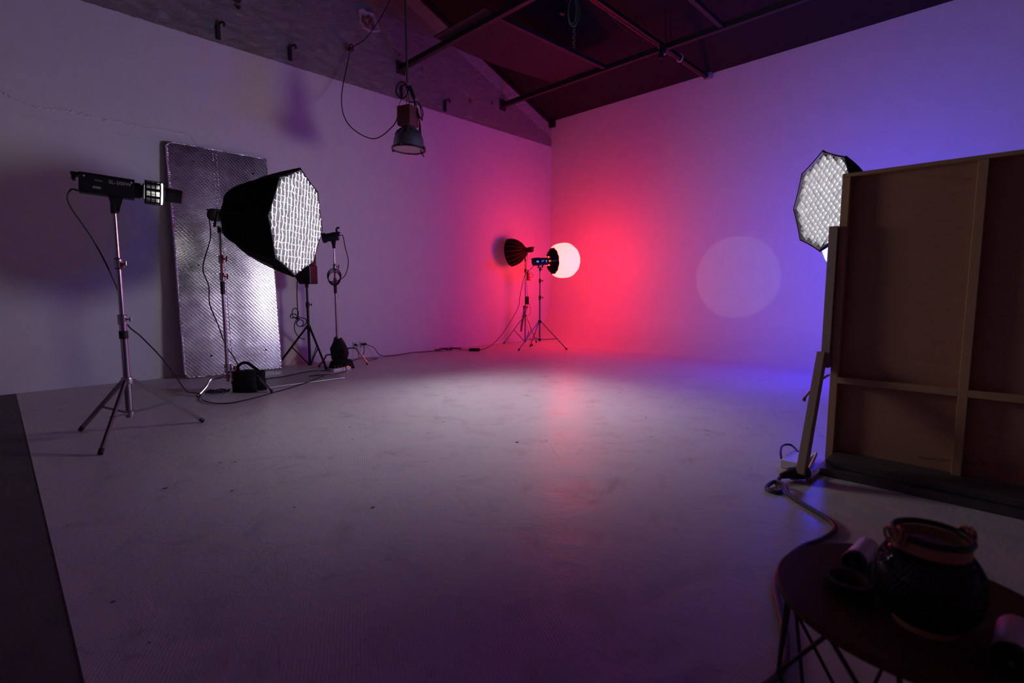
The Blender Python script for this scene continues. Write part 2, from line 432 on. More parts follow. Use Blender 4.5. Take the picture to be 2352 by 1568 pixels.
# plaster ledges and scars on the left wall
def ridge(pts, wd, pr, jit, name):
    P = smooth_path(pts, 14); up, lo = [], []
    bm = bm_new(); prev = None
    for i, p in enumerate(P):
        j = random.uniform(-jit, jit); ww = wd*(.5+random.random())
        q = [V((p.x, YL+.002, p.z+j-ww)), V((p.x, YL-pr*random.uniform(.5, 1), p.z+j)), V((p.x, YL+.002, p.z+j+ww*.4))]
        cur = [bm.verts.new(v) for v in q]
        if prev:
            for k in (0, 1): bm.faces.new((prev[k], cur[k], cur[k+1], prev[k+1]))
        prev = cur
    finish(bm, name, (0, 0, 0), 'wall', wl, False)
ridge([(-.6, 0, 3.34), (-.1, 0, 3.2), (.2, 0, 3.135), (.45, 0, 3.06), (.75, 0, 3.07), (1.0, 0, 3.05), (1.4, 0, 3.06), (1.9, 0, 3.06)], .018, .014, .012, 'plaster_ridge')
ridge([(-.6, 0, 2.96), (.2, 0, 2.94), (.9, 0, 2.925), (1.5, 0, 2.915)], .006, .006, .002, 'plaster_ridge')
ridge([(1.9, 0, 3.06), (1.93, 0, 3.0), (1.99, 0, 2.9)], .012, .008, .004, 'plaster_ridge')
ridge([(.72, 0, 3.47), (.95, 0, 3.42), (1.2, 0, 3.41)], .004, .004, .003, 'plaster_ridge')
# broken hole with brick showing
hc = V((4.47, YL, 5.33))
bm = bm_new(); N = 18; pl = []
for i in range(N):
    a = 2*PI*i/N; r = random.uniform(.12, .175); pl.append((r*math.cos(a)*1.25, r*math.sin(a)))
rings(bm, [[hc + V((x*1.12, .002, y*1.12)) for x, y in pl], [hc + V((x, -.028, y)) for x, y in pl], [hc + V((x*.72, -.012, y*.72)) for x, y in pl], [hc + V((x*.66, -.002, y*.66)) for x, y in pl]])
finish(bm, 'plaster_rim', (0, 0, 0), 'plaster', wl, False)
rb_ = random.Random(21)
for dx, dz, wd, h in ((.04, .055, .10, .05), (-.06, .03, .07, .04), (-.09, -.03, .06, .05), (.06, -.01, .09, .05), (-.02, -.06, .08, .035), (.09, -.06, .05, .035)):
    ra = rb_.uniform(-.35, .35); bm = bm_new(); box(bm, hc + V((dx, -.014, dz)), (wd, .026, h), (V((math.cos(ra), .15, math.sin(ra))).normalized(), V((0, 1, 0)), V((-math.sin(ra), 0, math.cos(ra)))), .006); finish(bm, 'brick', (0, 0, 0), 'brick', wl, False)
for x, z, s in ((6.595, 4.665, .05), (5.5, 4.92, .03), (7.16, 4.76, .035), (5.05, 5.0, .02)):
    bm = bm_new(); box(bm, (x, YL-.006, z), (s*1.2, .014, s*1.7), None, .003); finish(bm, 'brick', (0, 0, 0), 'brick', wl, False)

# ------------------------------------------------------------------ steel bars and panel under the roof
def steel_beam(p0, p1, wd, h, label, plate=None):
    t = Thing('steel_beam', label, 'beam', p0, 'steel bars under the roof')
    d, s, u = frame(V(p1)-V(p0)); L = (V(p1)-V(p0)).length
    bm = bm_new(); prism(bm, [(-wd/2, -h/2), (wd/2, -h/2), (wd/2, -h/2+.012), (-wd/2+.012, -h/2+.012), (-wd/2+.012, h/2), (-wd/2, h/2)], p0, s, u, d, L)
    t.part('bar', bm, 'iron', smooth=False)
    if plate:
        bm = bm_new(); box(bm, V(p0)-d*.0+d*.008, (.016, .17, .2), (d, s, u)); pl = t.part('wall_plate', bm, 'rust', smooth=False)
        for a in (-1, 1):
            for b in (-1, 1):
                bm = bm_new(); cyl(bm, V(p0)+d*.014+s*(a*.06)+u*(b*.075), V(p0)+d*.028+s*(a*.06)+u*(b*.075), .012, seg=6); t.part('bolt', bm, 'iron', pl, False)
    return t
steel_beam((5.06, YL, 4.8), (5.06, YB, 4.8), .07, .08, 'long dark steel bar bolted to the left wall above the hanging lamp', True)
steel_beam((7.45, YL, 4.8), (7.55, YB, 4.8), .07, .08, 'long dark steel bar bolted to the left wall near the far corner', True)
steel_beam((5.10, 5.27, 4.81), (7.45, 5.13, 4.81), .06, .06, 'short red-lit cross bar between the two long steel bars')
steel_beam((5.10, 3.19, 4.81), (7.5, 3.19, 4.81), .06, .06, 'short cross bar at the top edge, nearest the right wall side')
t = Thing('tie_rail', 'dark rail with clamps running out from the top of the right wall', 'rail', (XR, 4.05, 4.79))
bm = bm_new(); box(bm, ((2.2+XR)/2, 4.05, 4.79), (XR-2.2, .05, .05)); t.part('rail_bar', bm, 'black_metal', smooth=False)
bm = bm_new(); tube(bm, [(XR-.01, 4.075, 4.76), (7.5, 4.08, 4.762), (6.6, 4.082, 4.755), (5.0, 4.08, 4.765)], .006, 6, n=4); t.part('edge_wire', bm, 'red_plastic')
bm = bm_new(); box(bm, (XR-.02, 4.03, 4.80), (.04, .13, .13)); t.part('end_bracket', bm, 'grey_box', smooth=False)
for x, mm in ((7.35, 'grey_box'), (7.95, 'white_plastic')):
    bm = bm_new(); tube(bm, [V((x, 4.05, 4.79)) + V((0, .05*math.cos(a), .06*math.sin(a))) for a in [2*PI*i/14 for i in range(14)]], .009, 6, True); t.part('clamp_ring', bm, mm)
bm = bm_new(); box(bm, (7.3, 4.0, 4.70), (.09, .08, .12), None, .015); box(bm, (7.26, 4.0, 4.60), (.06, .06, .1), None, .012); t.part('clamp_body', bm, 'black', smooth=False)
bm = bm_new(); sphere(bm, (7.36, 4.0, 4.66), .03, 10, 6); t.part('clamp_knob', bm, 'grey_box')
bm = bm_new(); box(bm, (7.75, 4.12, 4.84), (.2, .1, .06), None, .01); cyl(bm, (7.8, 4.1, 4.86), (7.7, 4.12, 5.35), .006, seg=6); cyl(bm, (7.6, 4.1, 4.86), (7.55, 4.12, 5.4), .006, seg=6); t.part('hanger', bm, 'black', smooth=False)
bm = bm_new(); tube(bm, [(7.2, 4.02, 4.77), (6.7, 4.0, 4.63), (6.2, 4.0, 4.62), (5.6, 4.02, 4.75)], .005, 6, n=6); t.part('slack_wire', bm, 'cable')
# thin panel laid across the bars
bm = bm_new(); e = [(4.88, 6.42), (5.5, 6.46), (6.1, 6.44), (6.7, 6.36), (7.2, 6.26), (7.64, 6.18), (7.64, 5.26), (4.88, 5.30)]
prism(bm, e, (0, 0, 4.852), (1, 0, 0), (0, 1, 0), (0, 0, 1), .018)
solo('ceiling_panel', bm, 'panel_dark', 'dark thin panel lying across the steel bars under the roof', 'panel', (6.2, 5.9, 4.852), smooth=False)

# hooks on the wall above the paint line
def hook(x, z, label):
    t = Thing('wall_hook', label, 'hook', (x, YL, z), 'iron hooks along the paint line')
    bm = bm_new(); box(bm, (x, YL-.018, z-.01), (.045, .03, .18), None, .004); t.part('shank', bm, 'iron', smooth=False)
    bm = bm_new(); tube(bm, [(x, YL-.02, z+.075), (x+.015, YL-.05, z+.10), (x+.04, YL-.08, z+.105), (x+.055, YL-.09, z+.075), (x+.04, YL-.08, z+.055)], .015, 6, n=4); t.part('curl', bm, 'iron')
hook(2.29, 4.43, 'black iron hook above the paint line, leftmost of the row')
hook(3.21, 4.45, 'black iron hook above the paint line, second from the left')
hook(5.06, 4.42, 'black iron hook on the wall just behind the hanging lamp')
hook(5.98, 4.42, 'black iron hook above the paint line, nearest the far corner')
t = Thing('cable_eye', 'small rusty eye on the wall that holds the lamp cable', 'hook', (4.118, YL, 4.79))
bm = bm_new(); cyl(bm, (4.118, YL, 4.79), (4.118, YL-.10, 4.79), .014, seg=8); t.part('pin', bm, 'rust')
bm = bm_new(); tube(bm, [V((4.118, YL-.10, 4.79)) + V((.03*math.cos(a), 0, .05*math.sin(a))) for a in [2*PI*i/12 for i in range(12)]], .01, 6, True); t.part('ring', bm, 'rust')
t = Thing('cable_eye', 'small broken eye high on the old plaster at the upper left', 'hook', (2.55, YL, 4.9))
bm = bm_new(); tube(bm, [(2.5, YL-.03, 4.97), (2.51, YL-.03, 4.9), (2.55, YL-.035, 4.87), (2.59, YL-.03, 4.95)], .011, 6, n=4); t.part('ring', bm, 'rust')
bm = bm_new(); cyl(bm, (2.55, YL, 4.82), (2.55, YL-.05, 4.82), .022, seg=8); t.part('pin', bm, 'rust')

# ------------------------------------------------------------------ hanging industrial lamp
LP = V((3.97, 5.80, 0)); Fv = V((math.cos(YAW), math.sin(YAW), 0)); Rv = V((math.sin(YAW), -math.cos(YAW), 0))
t = Thing('pendant_lamp', 'hanging industrial lamp with red-brown ballast box and grey bell reflector', 'lamp', LP + V((0, 0, 2.94)))
tilt = V((.03, -.02, 1)).normalized()
bell = [(.205, .02), (.20, .05), (.195, .12), (.175, .18), (.14, .225), (.10, .255), (.085, .285)]
bm = bm_new(); lathe(bm, bell, LP+V((0, 0, 2.94)), tilt, 36, False); lathe(bm, [(r-.006, z) for r, z in bell], LP+V((0, 0, 2.94)), tilt, 36, False)
rf = t.part('reflector', bm, 'reflector')
for k in range(14):
    a = 2*PI*k/14; d0 = V((math.cos(a), math.sin(a), 0))
    bm = bm_new(); tube(bm, [LP+V((0, 0, 2.94+z))+d0*(r+.001) for r, z in bell[3:6]], [.004, .011, .008], 6); t.part('flute', bm, 'reflector', rf)
bm = bm_new(); lathe(bm, [(.20, 0), (.222, 0), (.222, .022), (.20, .022)], LP+V((0, 0, 2.935)), tilt, 36, False); t.part('rim', bm, 'black_metal')
bm = bm_new(); lathe(bm, [(.205, 0), (.205, .006)], LP+V((0, 0, 2.945)), tilt, 36); t.part('glass_disc', bm, 'lamp_glass')
for k in range(4):
    a = .5+2*PI*k/4; c = LP + V((math.cos(a)*.222, math.sin(a)*.222, 2.948)); bm = bm_new(); box(bm, c, (.03, .03, .035), None, .004); t.part('clip', bm, 'iron', smooth=False)
ax45 = (V((math.cos(.35), math.sin(.35), 0)), V((-math.sin(.35), math.cos(.35), 0)), V((0, 0, 1)))
bm = bm_new(); box(bm, LP+V((0, 0, 3.355)), (.2, .2, .25), ax45, .012); bx_ = t.part('ballast_box', bm, 'ballast', ang=30)
for k in range(12):
    bm = bm_new(); box(bm, LP+V((0, 0, 3.25+k*.019)), (.206, .206, .007), ax45); t.part('cooling_rib', bm, 'ballast', bx_, False)
bm = bm_new(); lathe(bm, [(.085, 0), (.075, .03), (.09, .055)], LP+V((0, 0, 3.20)), (0, 0, 1), 20); t.part('neck', bm, 'ballast')
hang = LP + V((0, 0, 3.78))
for a, b in ((-1, -1), (1, -1), (-1, 1), (1, 1)):
    c = LP + ax45[0]*(a*.085) + ax45[1]*(b*.085) + V((0, 0, 3.48))
    bm = bm_new(); cyl(bm, c, hang - V((0, 0, .03)), .004, seg=6); t.part('hanger_wire', bm, 'iron')
bm = bm_new(); tube(bm, [hang, LP+V((0, 0, 4.4)), LP+V((-.006, .004, 5.2)), LP+V((-.012, .008, 6.3))], .014, 8, n=4); t.part('rope', bm, 'rope')
bm = bm_new()
tube(bm, [hang + Rv*(-.07) + V((0, 0, -.09)) + (Rv*math.cos(a)*.08 + V((0, 0, 1))*math.sin(a)*.10 + Fv*.01*math.sin(3*a)) for a in [4*PI*i/30 for i in range(30)]], .010, 6); t.part('cable_coil', bm, 'cable')
bm = bm_new(); cyl(bm, hang + Rv*.03 + V((0, 0, -.04)), hang + Rv*.09 + V((0, 0, -.19)), .022, .018, 10); t.part('plug', bm, 'black')
for k, (o1, o2) in enumerate(((0, 0), (.025, .03))):
    bm = bm_new(); tube(bm, [hang+Rv*.08+V((0, 0, -.17)), hang+Rv*(.10+o1)+V((0, 0, -.35)), hang+Rv*(.16+o1)+V((0, 0, -.44-o2)), hang+Rv*(.20-o1)+V((0, 0, -.38)), hang+Rv*.14+V((0, 0, -.25)), hang+Rv*.02+V((0, 0, -.24))], .007, 6, n=6); t.part('cable_loop', bm, 'cable')
bm = bm_new(); tube(bm, [hang+Rv*.12+V((0, 0, -.36)), hang+Rv*.155+V((0, 0, -.5)), hang+Rv*.165+V((0, 0, -.7)), hang+Rv*.15+V((0, 0, -.76)), hang+Rv*.14+V((0, 0, -.66)), hang+Rv*.155+V((0, 0, -.5)), hang+Rv*.145+V((0, 0, -.68)), hang+Rv*.16+V((0, 0, -.85)), hang+Rv*.2+V((0, 0, -.93))], .007, 6, n=6); t.part('cable_loop', bm, 'cable')
bm = bm_new(); tube(bm, [LP+Rv*(-.11)+V((0, 0, 3.43)), LP+Rv*(-.2)+V((0, 0, 3.24)), LP+Rv*(-.36)+V((.0, .2, 3.12)), (3.55, 6.6, 3.35), (3.78, 7.2, 3.9), (4.06, 7.48, 4.6), (4.118, 7.47, 4.78), (4.35, 7.45, 5.0), (4.55, 7.3, 5.35), (4.8, 7.1, 5.95), (4.95, 7.0, 6.25)], .007, 6, n=8)
solo('lamp_cable', bm, 'cable', 'thin black cable looping from the hanging lamp to the left wall', 'cable', (4.118, 7.47, 4.7))
# bundle of green cable and chain under the roof
t = Thing('hanging_cable_bundle', 'bundle of green cable, chain and socket hanging from the dark roof', 'cable', (5.06, 4.0, 4.75))
bc = V((5.06, 3.99, 4.42))
for k, (rx, rz, off) in enumerate(((.055, .17, 0), (.07, .16, .01), (.045, .15, -.01))):
    bm = bm_new(); tube(bm, [bc + Rv*(.03+rx*math.cos(a)+off) + V((0, 0, rz*math.sin(a)-.02)) + Fv*off*2 for a in [2*PI*i/20 for i in range(20)]], .006, 6, True); t.part('cable_loop', bm, 'green')
for k in range(8):
    a = bc + Rv*(.035+.012*(k % 2)) + V((0, 0, -.17-.034*k)); bm = bm_new()
    s1 = Rv if k % 2 else Fv
    tube(bm, [a + s1*.012*math.cos(q) + V((0, 0, .024*math.sin(q))) for q in [2*PI*i/10 for i in range(10)]], .0035, 5, True); t.part('chain_link', bm, 'steel')
bm = bm_new(); cyl(bm, bc+Rv*(-.10)+V((0, 0, -.05)), bc+Rv*(-.065)+V((0, 0, .07)), .032, .02, 12); t.part('socket', bm, 'black')
bm = bm_new(); tube(bm, [bc+Rv*(-.06)+V((0, 0, .07)), bc+Rv*(-.02)+V((0, 0, .15)), bc+V((0, 0, .17)), bc+V((0, 0, .36))], .006, 6, n=5); t.part('lead', bm, 'green')

# ------------------------------------------------------------------ stands
def bent_leg(c, foot, h, r=.0125, name='leg', k1=.62):
    c = V((c[0], c[1], h)); f = V((foot[0], foot[1], .012)); d = V((f.x-c.x, f.y-c.y, 0)); L = d.length; d.normalize()
    bm = bm_new(); pts = [c+d*.03, c+d*(L*k1*.6), c+d*(L*k1*.88), c+d*(L*k1)+V((0, 0, -.018)), c+d*(L*(k1+.12))+V((0, 0, -.075)), f]
    P = smooth_path(pts, 5); tube(bm, P, r, 10); return bm, f, d

def c_stand(name, label, c, feet, hubs, secs, top, group='chrome stands with bent legs', sleeve=None, knobs=(), toward=None):
    t = Thing(name, label, 'light stand', (c[0], c[1], 0), group); c3 = V((c[0], c[1], 0)); K = toward or Rv
    for f, h in zip(feet, hubs):
        bm, fp, d = bent_leg(c, f, h); lg = t.part('leg', bm, 'chrome')
        bm = bm_new(); cyl(bm, fp+V((0, 0, -.012))-d*.004, fp+V((0, 0, .02))-d*.014, .016, .0145, 10); t.part('rubber_foot', bm, 'black', lg)
        bm = bm_new(); lathe(bm, [(.026, -.022), (.03, -.018), (.03, .018), (.026, .022)], c3+V((0, 0, h)), (0, 0, 1), 14); t.part('leg_collar', bm, 'steel')
    for r, z0, z1, mm in secs:
        bm = bm_new(); cyl(bm, c3+V((0, 0, z0)), c3+V((0, 0, z1)), r, seg=16); t.part('pole', bm, mm)
    for z in knobs:
        bm = bm_new(); lathe(bm, [(.021, -.045), (.026, -.04), (.026, .03), (.022, .04)], c3+V((0, 0, z)), (0, 0, 1), 14); cl = t.part('clamp', bm, 'steel')
        bm = bm_new(); cyl(bm, c3+V((0, 0, z))+K*.02, c3+V((0, 0, z))+K*.055, .007, seg=8); cyl(bm, c3+V((0, 0, z-.03))+K*.055, c3+V((0, 0, z+.03))+K*.06, .008, seg=8); t.part('knob', bm, 'red_plastic', cl)
    if sleeve:
        bm = bm_new(); cyl(bm, c3+V((0, 0, sleeve[0])), c3+V((0, 0, sleeve[1])), .0225, seg=16); t.part('grip_sleeve', bm, 'black')
    bm = bm_new(); cyl(bm, c3+V((0, 0, top-.05)), c3+V((0, 0, top+.05)), .008, seg=10); t.part('spigot', bm, 'steel')
    return t

def tripod(name, label, c, feet, hub, low, secs, m, leg_r=.011, group='tripod light stands', joints=(), flat=False, top=None, bz=None, jm='black', frac=.55):
    t = Thing(name, label, 'light stand', (c[0], c[1], 0), group); c3 = V((c[0], c[1], 0))
    for r, z0, z1, mm in secs:
        bm = bm_new(); cyl(bm, c3+V((0, 0, z0)), c3+V((0, 0, z1)), r, seg=16); t.part('pole', bm, mm)
    r0 = secs[0][0]
    bm = bm_new(); lathe(bm, [(r0+.004, -.03), (r0+.014, -.026), (r0+.016, .0), (r0+.012, .022), (r0+.003, .026)], c3+V((0, 0, hub)), (0, 0, 1), 16); t.part('hub', bm, jm)
    bm = bm_new(); lathe(bm, [(r0+.003, -.02), (r0+.010, -.018), (r0+.010, .014), (r0+.003, .018)], c3+V((0, 0, low)), (0, 0, 1), 14); t.part('lower_hub', bm, jm)
    for f in feet:
        d = V((f[0]-c[0], f[1]-c[1], 0)).normalized(); a = c3 + V((0, 0, hub-.005)) + d*(r0+.012); b = V((f[0], f[1], .016))
        bm = bm_new()
        if flat: bar(bm, a, b, .016, .03)
        else: cyl(bm, a, b, leg_r, seg=10)
        lg = t.part('leg', bm, m, smooth=not flat)
        e = (b-a).normalized()
        bm = bm_new(); cyl(bm, b-e*.03, b+e*.008, leg_r+.006, seg=10); t.part('rubber_foot', bm, 'black', lg)
        q = a + (b-a)*frac; p = c3 + V((0, 0, low)) + d*(r0+.006)
        bm = bm_new(); bar(bm, p, q, .006, .016); br = t.part('brace', bm, m, smooth=False)
        bm = bm_new(); s = d.cross(V((0, 0, 1))); cyl(bm, q-s*.016, q+s*.016, .006, seg=8); t.part('rivet', bm, 'steel', br)
    for z, r in joints:
        bm = bm_new(); lathe(bm, [(r, -.04), (r+.006, -.036), (r+.007, .03), (r+.002, .036)], c3+V((0, 0, z)), (0, 0, 1), 14); jt = t.part('joint', bm, jm)
        bm = bm_new(); cyl(bm, c3+V((0, 0, z))+Rv*r, c3+V((0, 0, z))+Rv*(r+.03), .006, seg=8); box(bm, c3+V((0, 0, z))+Rv*(r+.035), (.012, .012, .035), None, .003); t.part('knob', bm, jm, jt, False)
    if top:
        bm = bm_new(); cyl(bm, c3+V((0, 0, top-.05)), c3+V((0, 0, top+.05)), .008, seg=10); t.part('spigot', bm, 'steel')
    return t

# A: silver stand on the left with the projector
A = (.67, 4.74)
ta = tripod('light_stand', 'tall chrome light stand with flat legs, nearest the dark floor strip', A, [(.413, 5.153), (.434, 4.298), (1.161, 4.769)], .425, .175,
   [(.0235, .14, .86, 'chrome'), (.017, .84, 1.32, 'chrome'), (.0155, 1.30, 1.66, 'chrome')], 'steel', group=None, flat=True, joints=((.885, .024), (1.30, .019)), top=1.70, jm='steel', frac=.52)
a3 = V((A[0], A[1], 0))
bm = bm_new(); cyl(bm, a3+V((0, 0, .74)), a3+V((0, 0, .80)), .029, seg=14); ta.part('grip_sleeve', bm, 'black')
bm = bm_new(); lathe(bm, [(.017, -.045), (.025, -.04), (.025, .035), (.017, .04)], a3+V((0, 0, 1.30)), (0, 0, 1), 14); ta.part('grip_sleeve', bm, 'black')
bm = bm_new(); box(bm, a3+Rv*.03+V((0, 0, 1.285)), (.02, .02, .04), None, .005); ta.part('red_lever', bm, 'red_plastic', smooth=False)

# projector head
a0 = V((.67, 4.74, 1.85)); tgt = V((XR, 3.42, 1.33)); ad = (tgt-a0).normalized(); _, asd, au = frame(ad)   # asd points away/left, -asd to the camera side
cs = -asd if (-asd).dot(-a0) > 0 else asd
t = Thing('projector_light', 'long black spotlight projector head with glowing vent ring on the chrome stand', 'studio light', a0 - V((0, 0, .15)))
w2, h2 = .062, .07
oct_ = [(-w2, -h2+.02), (-w2+.02, -h2), (w2-.02, -h2), (w2, -h2+.02), (w2, h2-.02), (w2-.02, h2), (-w2+.02, h2), (-w2, h2-.02)]
bm = bm_new(); prism(bm, oct_, a0+ad*(-.185), cs, au, ad, .315); hs = t.part('housing', bm, 'black', smooth=False)
bm = bm_new(); box(bm, a0+ad*(-.205)+au*.052, (.05, .10, .022), (ad, cs, au), .006); box(bm, a0+ad*(-.215)+au*.035, (.02, .09, .05), (ad, cs, au), .005); t.part('rear_handle', bm, 'black', smooth=False)
bm = bm_new(); cyl(bm, a0+ad*.13, a0+ad*.165, .056, seg=24); cyl(bm, a0+ad*.165, a0+ad*.178, .046, seg=24); t.part('mount_ring', bm, 'black')
bm = bm_new(); lathe(bm, [(.05, .176), (.06, .178), (.06, .186), (.05, .188)], a0, ad, 24, fr=(ad, cs, au)); t.part('locking_ring', bm, 'steel')
bm = bm_new(); cyl(bm, a0+ad*.185, a0+ad*.292, .05, seg=24); t.part('lamp_tube', bm, 'leak_dim')
cg = None
bm = bm_new()
for z0, z1 in ((.190, .202), (.224, .231), (.252, .259), (.280, .291)):
    lathe(bm, [(.082, z0), (.088, z0), (.088, z1), (.082, z1), (.082, z0)], a0, ad, 32, False, fr=(ad, cs, au))
cg = t.part('vent_cage', bm, 'black_metal')
for k in range(10):
    a = 2*PI*k/10+.1; q = cs*math.cos(a)+au*math.sin(a); tg = -cs*math.sin(a)+au*math.cos(a)
    bm = bm_new(); box(bm, a0+ad*.24+q*.085, (.1, .018, .006), (ad, tg, q)); t.part('cage_bar', bm, 'black_metal', cg, False)
for k in range(22):
    a = 2*PI*k/22; q = cs*math.cos(a)+au*math.sin(a); tg = -cs*math.sin(a)+au*math.cos(a)
    bm = bm_new(); box(bm, a0+ad*.238+q*.067, (.09, .0025, .026), (ad, tg, q)); t.part('heat_fin', bm, 'steel', cg, False)
bm = bm_new(); cyl(bm, a0+ad*.289, a0+ad*.301, .078, seg=32); t.part('glowing_gap', bm, 'leak', label='blown-out white glowing gap')
bm = bm_new(); cyl(bm, a0+ad*.300, a0+ad*.318, .072, .066, 28); cyl(bm, a0+ad*.318, a0+ad*.422, .054, .050, 28); bl = t.part('barrel', bm, 'black_metal')
bm = bm_new(); lathe(bm, [(.050, .420), (.052, .421), (.052, .428), (.046, .428)], a0, ad, 28, False, fr=(ad, cs, au)); t.part('lens_ring', bm, 'lens', bl)
bm = bm_new(); sphere(bm, a0+ad*.412, .046, 20, 10, (1, 1, .35), (cs, au, ad)); t.part('lens', bm, 'glass', bl)
bm = bm_new(); box(bm, a0+ad*.35+au*.056, (.016, .012, .012), (ad, cs, au), .003); t.part('red_button', bm, 'red_plastic', bl, False)
bm = bm_new(); prism(bm, [(-.045, 0), (.045, 0), (.032, -.055), (.022, -.11), (-.022, -.11), (-.032, -.055)], a0+ad*.02+au*(-.066)-cs*.02, ad, au, cs, .04); bk = t.part('bracket', bm, 'black', smooth=False)
bm = bm_new(); lathe(bm, [(.02, -.19), (.022, -.185), (.022, -.13), (.016, -.125)], a0, (0, 0, 1), 14); cyl(bm, a0+V((0, 0, -.155))+Rv*.02, a0+V((0, 0, -.155))+Rv*.045, .007, seg=8); t.part('stand_socket', bm, 'black', bk)
fc = a0 + cs*(w2+.0006)
t.part('lettering', text_bm('SL-200W', .034, fc+ad*.045+au*.024, ad, au), 'print', hs, False, 'grey SL-200W lettering')
t.part('lettering', text_bm('Godox', .016, fc+ad*(-.075)+au*.022, ad, au), 'print', hs, False)
bm = bm_new(); box(bm, fc+ad*(-.085)+au*(-.028), (.045, .001, .014), (ad, cs, au)); pb = t.part('badge', bm, 'print', hs, False)
for k in range(4):
    bm = bm_new(); box(bm, fc+cs*.0008+ad*(-.1+k*.010)+au*(-.028), (.006, .001, .006), (ad, cs, au)); t.part('badge_mark', bm, 'black', pb, False)
for q in (-.155, .112):
    bm = bm_new(); cyl(bm, fc+ad*q+au*.042, fc+cs*.002+ad*q+au*.042, .006, seg=12); t.part('screw', bm, 'print', hs)
# the lamp itself: a focused beam out of the lens
l = bpy.data.lights.new('projector_beam', 'SPOT'); l.energy = SPOT_W; l.spot_size = math.radians(10.4); l.spot_blend = .12; l.shadow_soft_size = .02; l.color = (1, .93, .96)
o = bpy.data.objects.new('projector_beam', l); COL.objects.link(o); o.location = a0+ad*.47; aim(o, ad)

# ------------------------------------------------------------------ softboxes
def softbox(t, c, n, R, depth, rb, cell, gdepth, rot, glow, shape=.62, recess=.07, lip=.05, jit=.004, nper=8):
    c = V(c); d, s, u = frame(n)                       # d forward, s sideways, u up
    def ringp(r, z, f=1.0): return [c + d*z + (u*math.cos(k*2*PI/nper) + s*math.sin(k*2*PI/nper))*r for k in range(nper)]
    def ring2(r, z):                                   # octagon with slightly bowed fabric between the rods
        P = ringp(r, z); out = []
        for k in range(nper):
            a, b = P[k], P[(k+1) % nper]
            for q in (0, .25, .5, .75):
                p = a.lerp(b, q); e = (c+d*z) - p
                out.append(p + e*(.015*4*q*(1-q)))
        return out
    prof = []
    NP = 12
    for i in range(NP+1):
        x = (i/NP)**1.8; prof.append((rb + (R-rb)*x**shape, -depth + depth*x - 0.0))
    bm = bm_new(); rings(bm, [ring2(r, z) for r, z in prof] + [ring2(R*.995, .006), ring2(R*.975, 0.0)] , False)
    sh = t.part('shell', bm, 'fabric', smooth=True, ang=25)
    bm = bm_new(); rings(bm, [ring2(r*.975-.003, z+.004) for r, z in prof], False); t.part('lining', bm, 'silver', sh)
    for k in range(nper):
        q = [c + d*z + (u*math.cos(k*2*PI/nper) + s*math.sin(k*2*PI/nper))*(r+.002) for r, z in prof]
        bm = bm_new(); tube(bm, q, .005, 5); t.part('rod_seam', bm, 'nylon', sh)
    bm = bm_new(); rings(bm, [ringp(R*.915, -recess), ringp(R*.915, -recess-.006)]); t.part('diffuser', bm, glow, label='bright white inner diffuser')
    # fabric grid: every strip is its own ribbon
    poly = [(math.cos(k*2*PI/nper)*R*.945, math.sin(k*2*PI/nper)*R*.945) for k in range(nper)]
    def clip(nx, ny, off):
        ts = []
        for k in range(nper):
            (x0, y0), (x1, y1) = poly[k], poly[(k+1) % nper]
            f0 = x0*nx+y0*ny-off; f1 = x1*nx+y1*ny-off
            if (f0 < 0) != (f1 < 0):
                q = f0/(f0-f1); x, y = x0+(x1-x0)*q, y0+(y1-y0)*q; ts.append(-x*ny+y*nx)
        return (min(ts), max(ts)) if len(ts) == 2 else None
    N = int(R/cell)+1
    for ang in (rot, rot+PI/2):
        nx, ny = math.cos(ang), math.sin(ang)
        for i in range(-N, N+1):
            sp = clip(nx, ny, (i+.5)*cell)
            if not sp or sp[1]-sp[0] < cell*.5: continue
            n_ = max(4, int((sp[1]-sp[0])/cell*2)); bm = bm_new(); prev = None
            for j in range(n_+1):
                tt = sp[0] + (sp[1]-sp[0])*j/n_; o1 = random.uniform(-jit, jit); o2 = random.uniform(-jit, jit)*2.2; dz = random.uniform(-.004, .004)
                x, y = nx*((i+.5)*cell+o1) - ny*tt, ny*((i+.5)*cell+o1) + nx*tt
                x2, y2 = nx*((i+.5)*cell+o2) - ny*tt, ny*((i+.5)*cell+o2) + nx*tt
                a = bm.verts.new(c + u*x + s*y + d*(-recess+.004)); b = bm.verts.new(c + u*x2 + s*y2 + d*(-recess+gdepth+dz))
                if prev: bm.faces.new((prev[0], a, b, prev[1]))
                prev = (a, b)
            t.part('grid_strip', bm, 'grid', None, True, ang=80)
    return sh, (d, s, u), prof

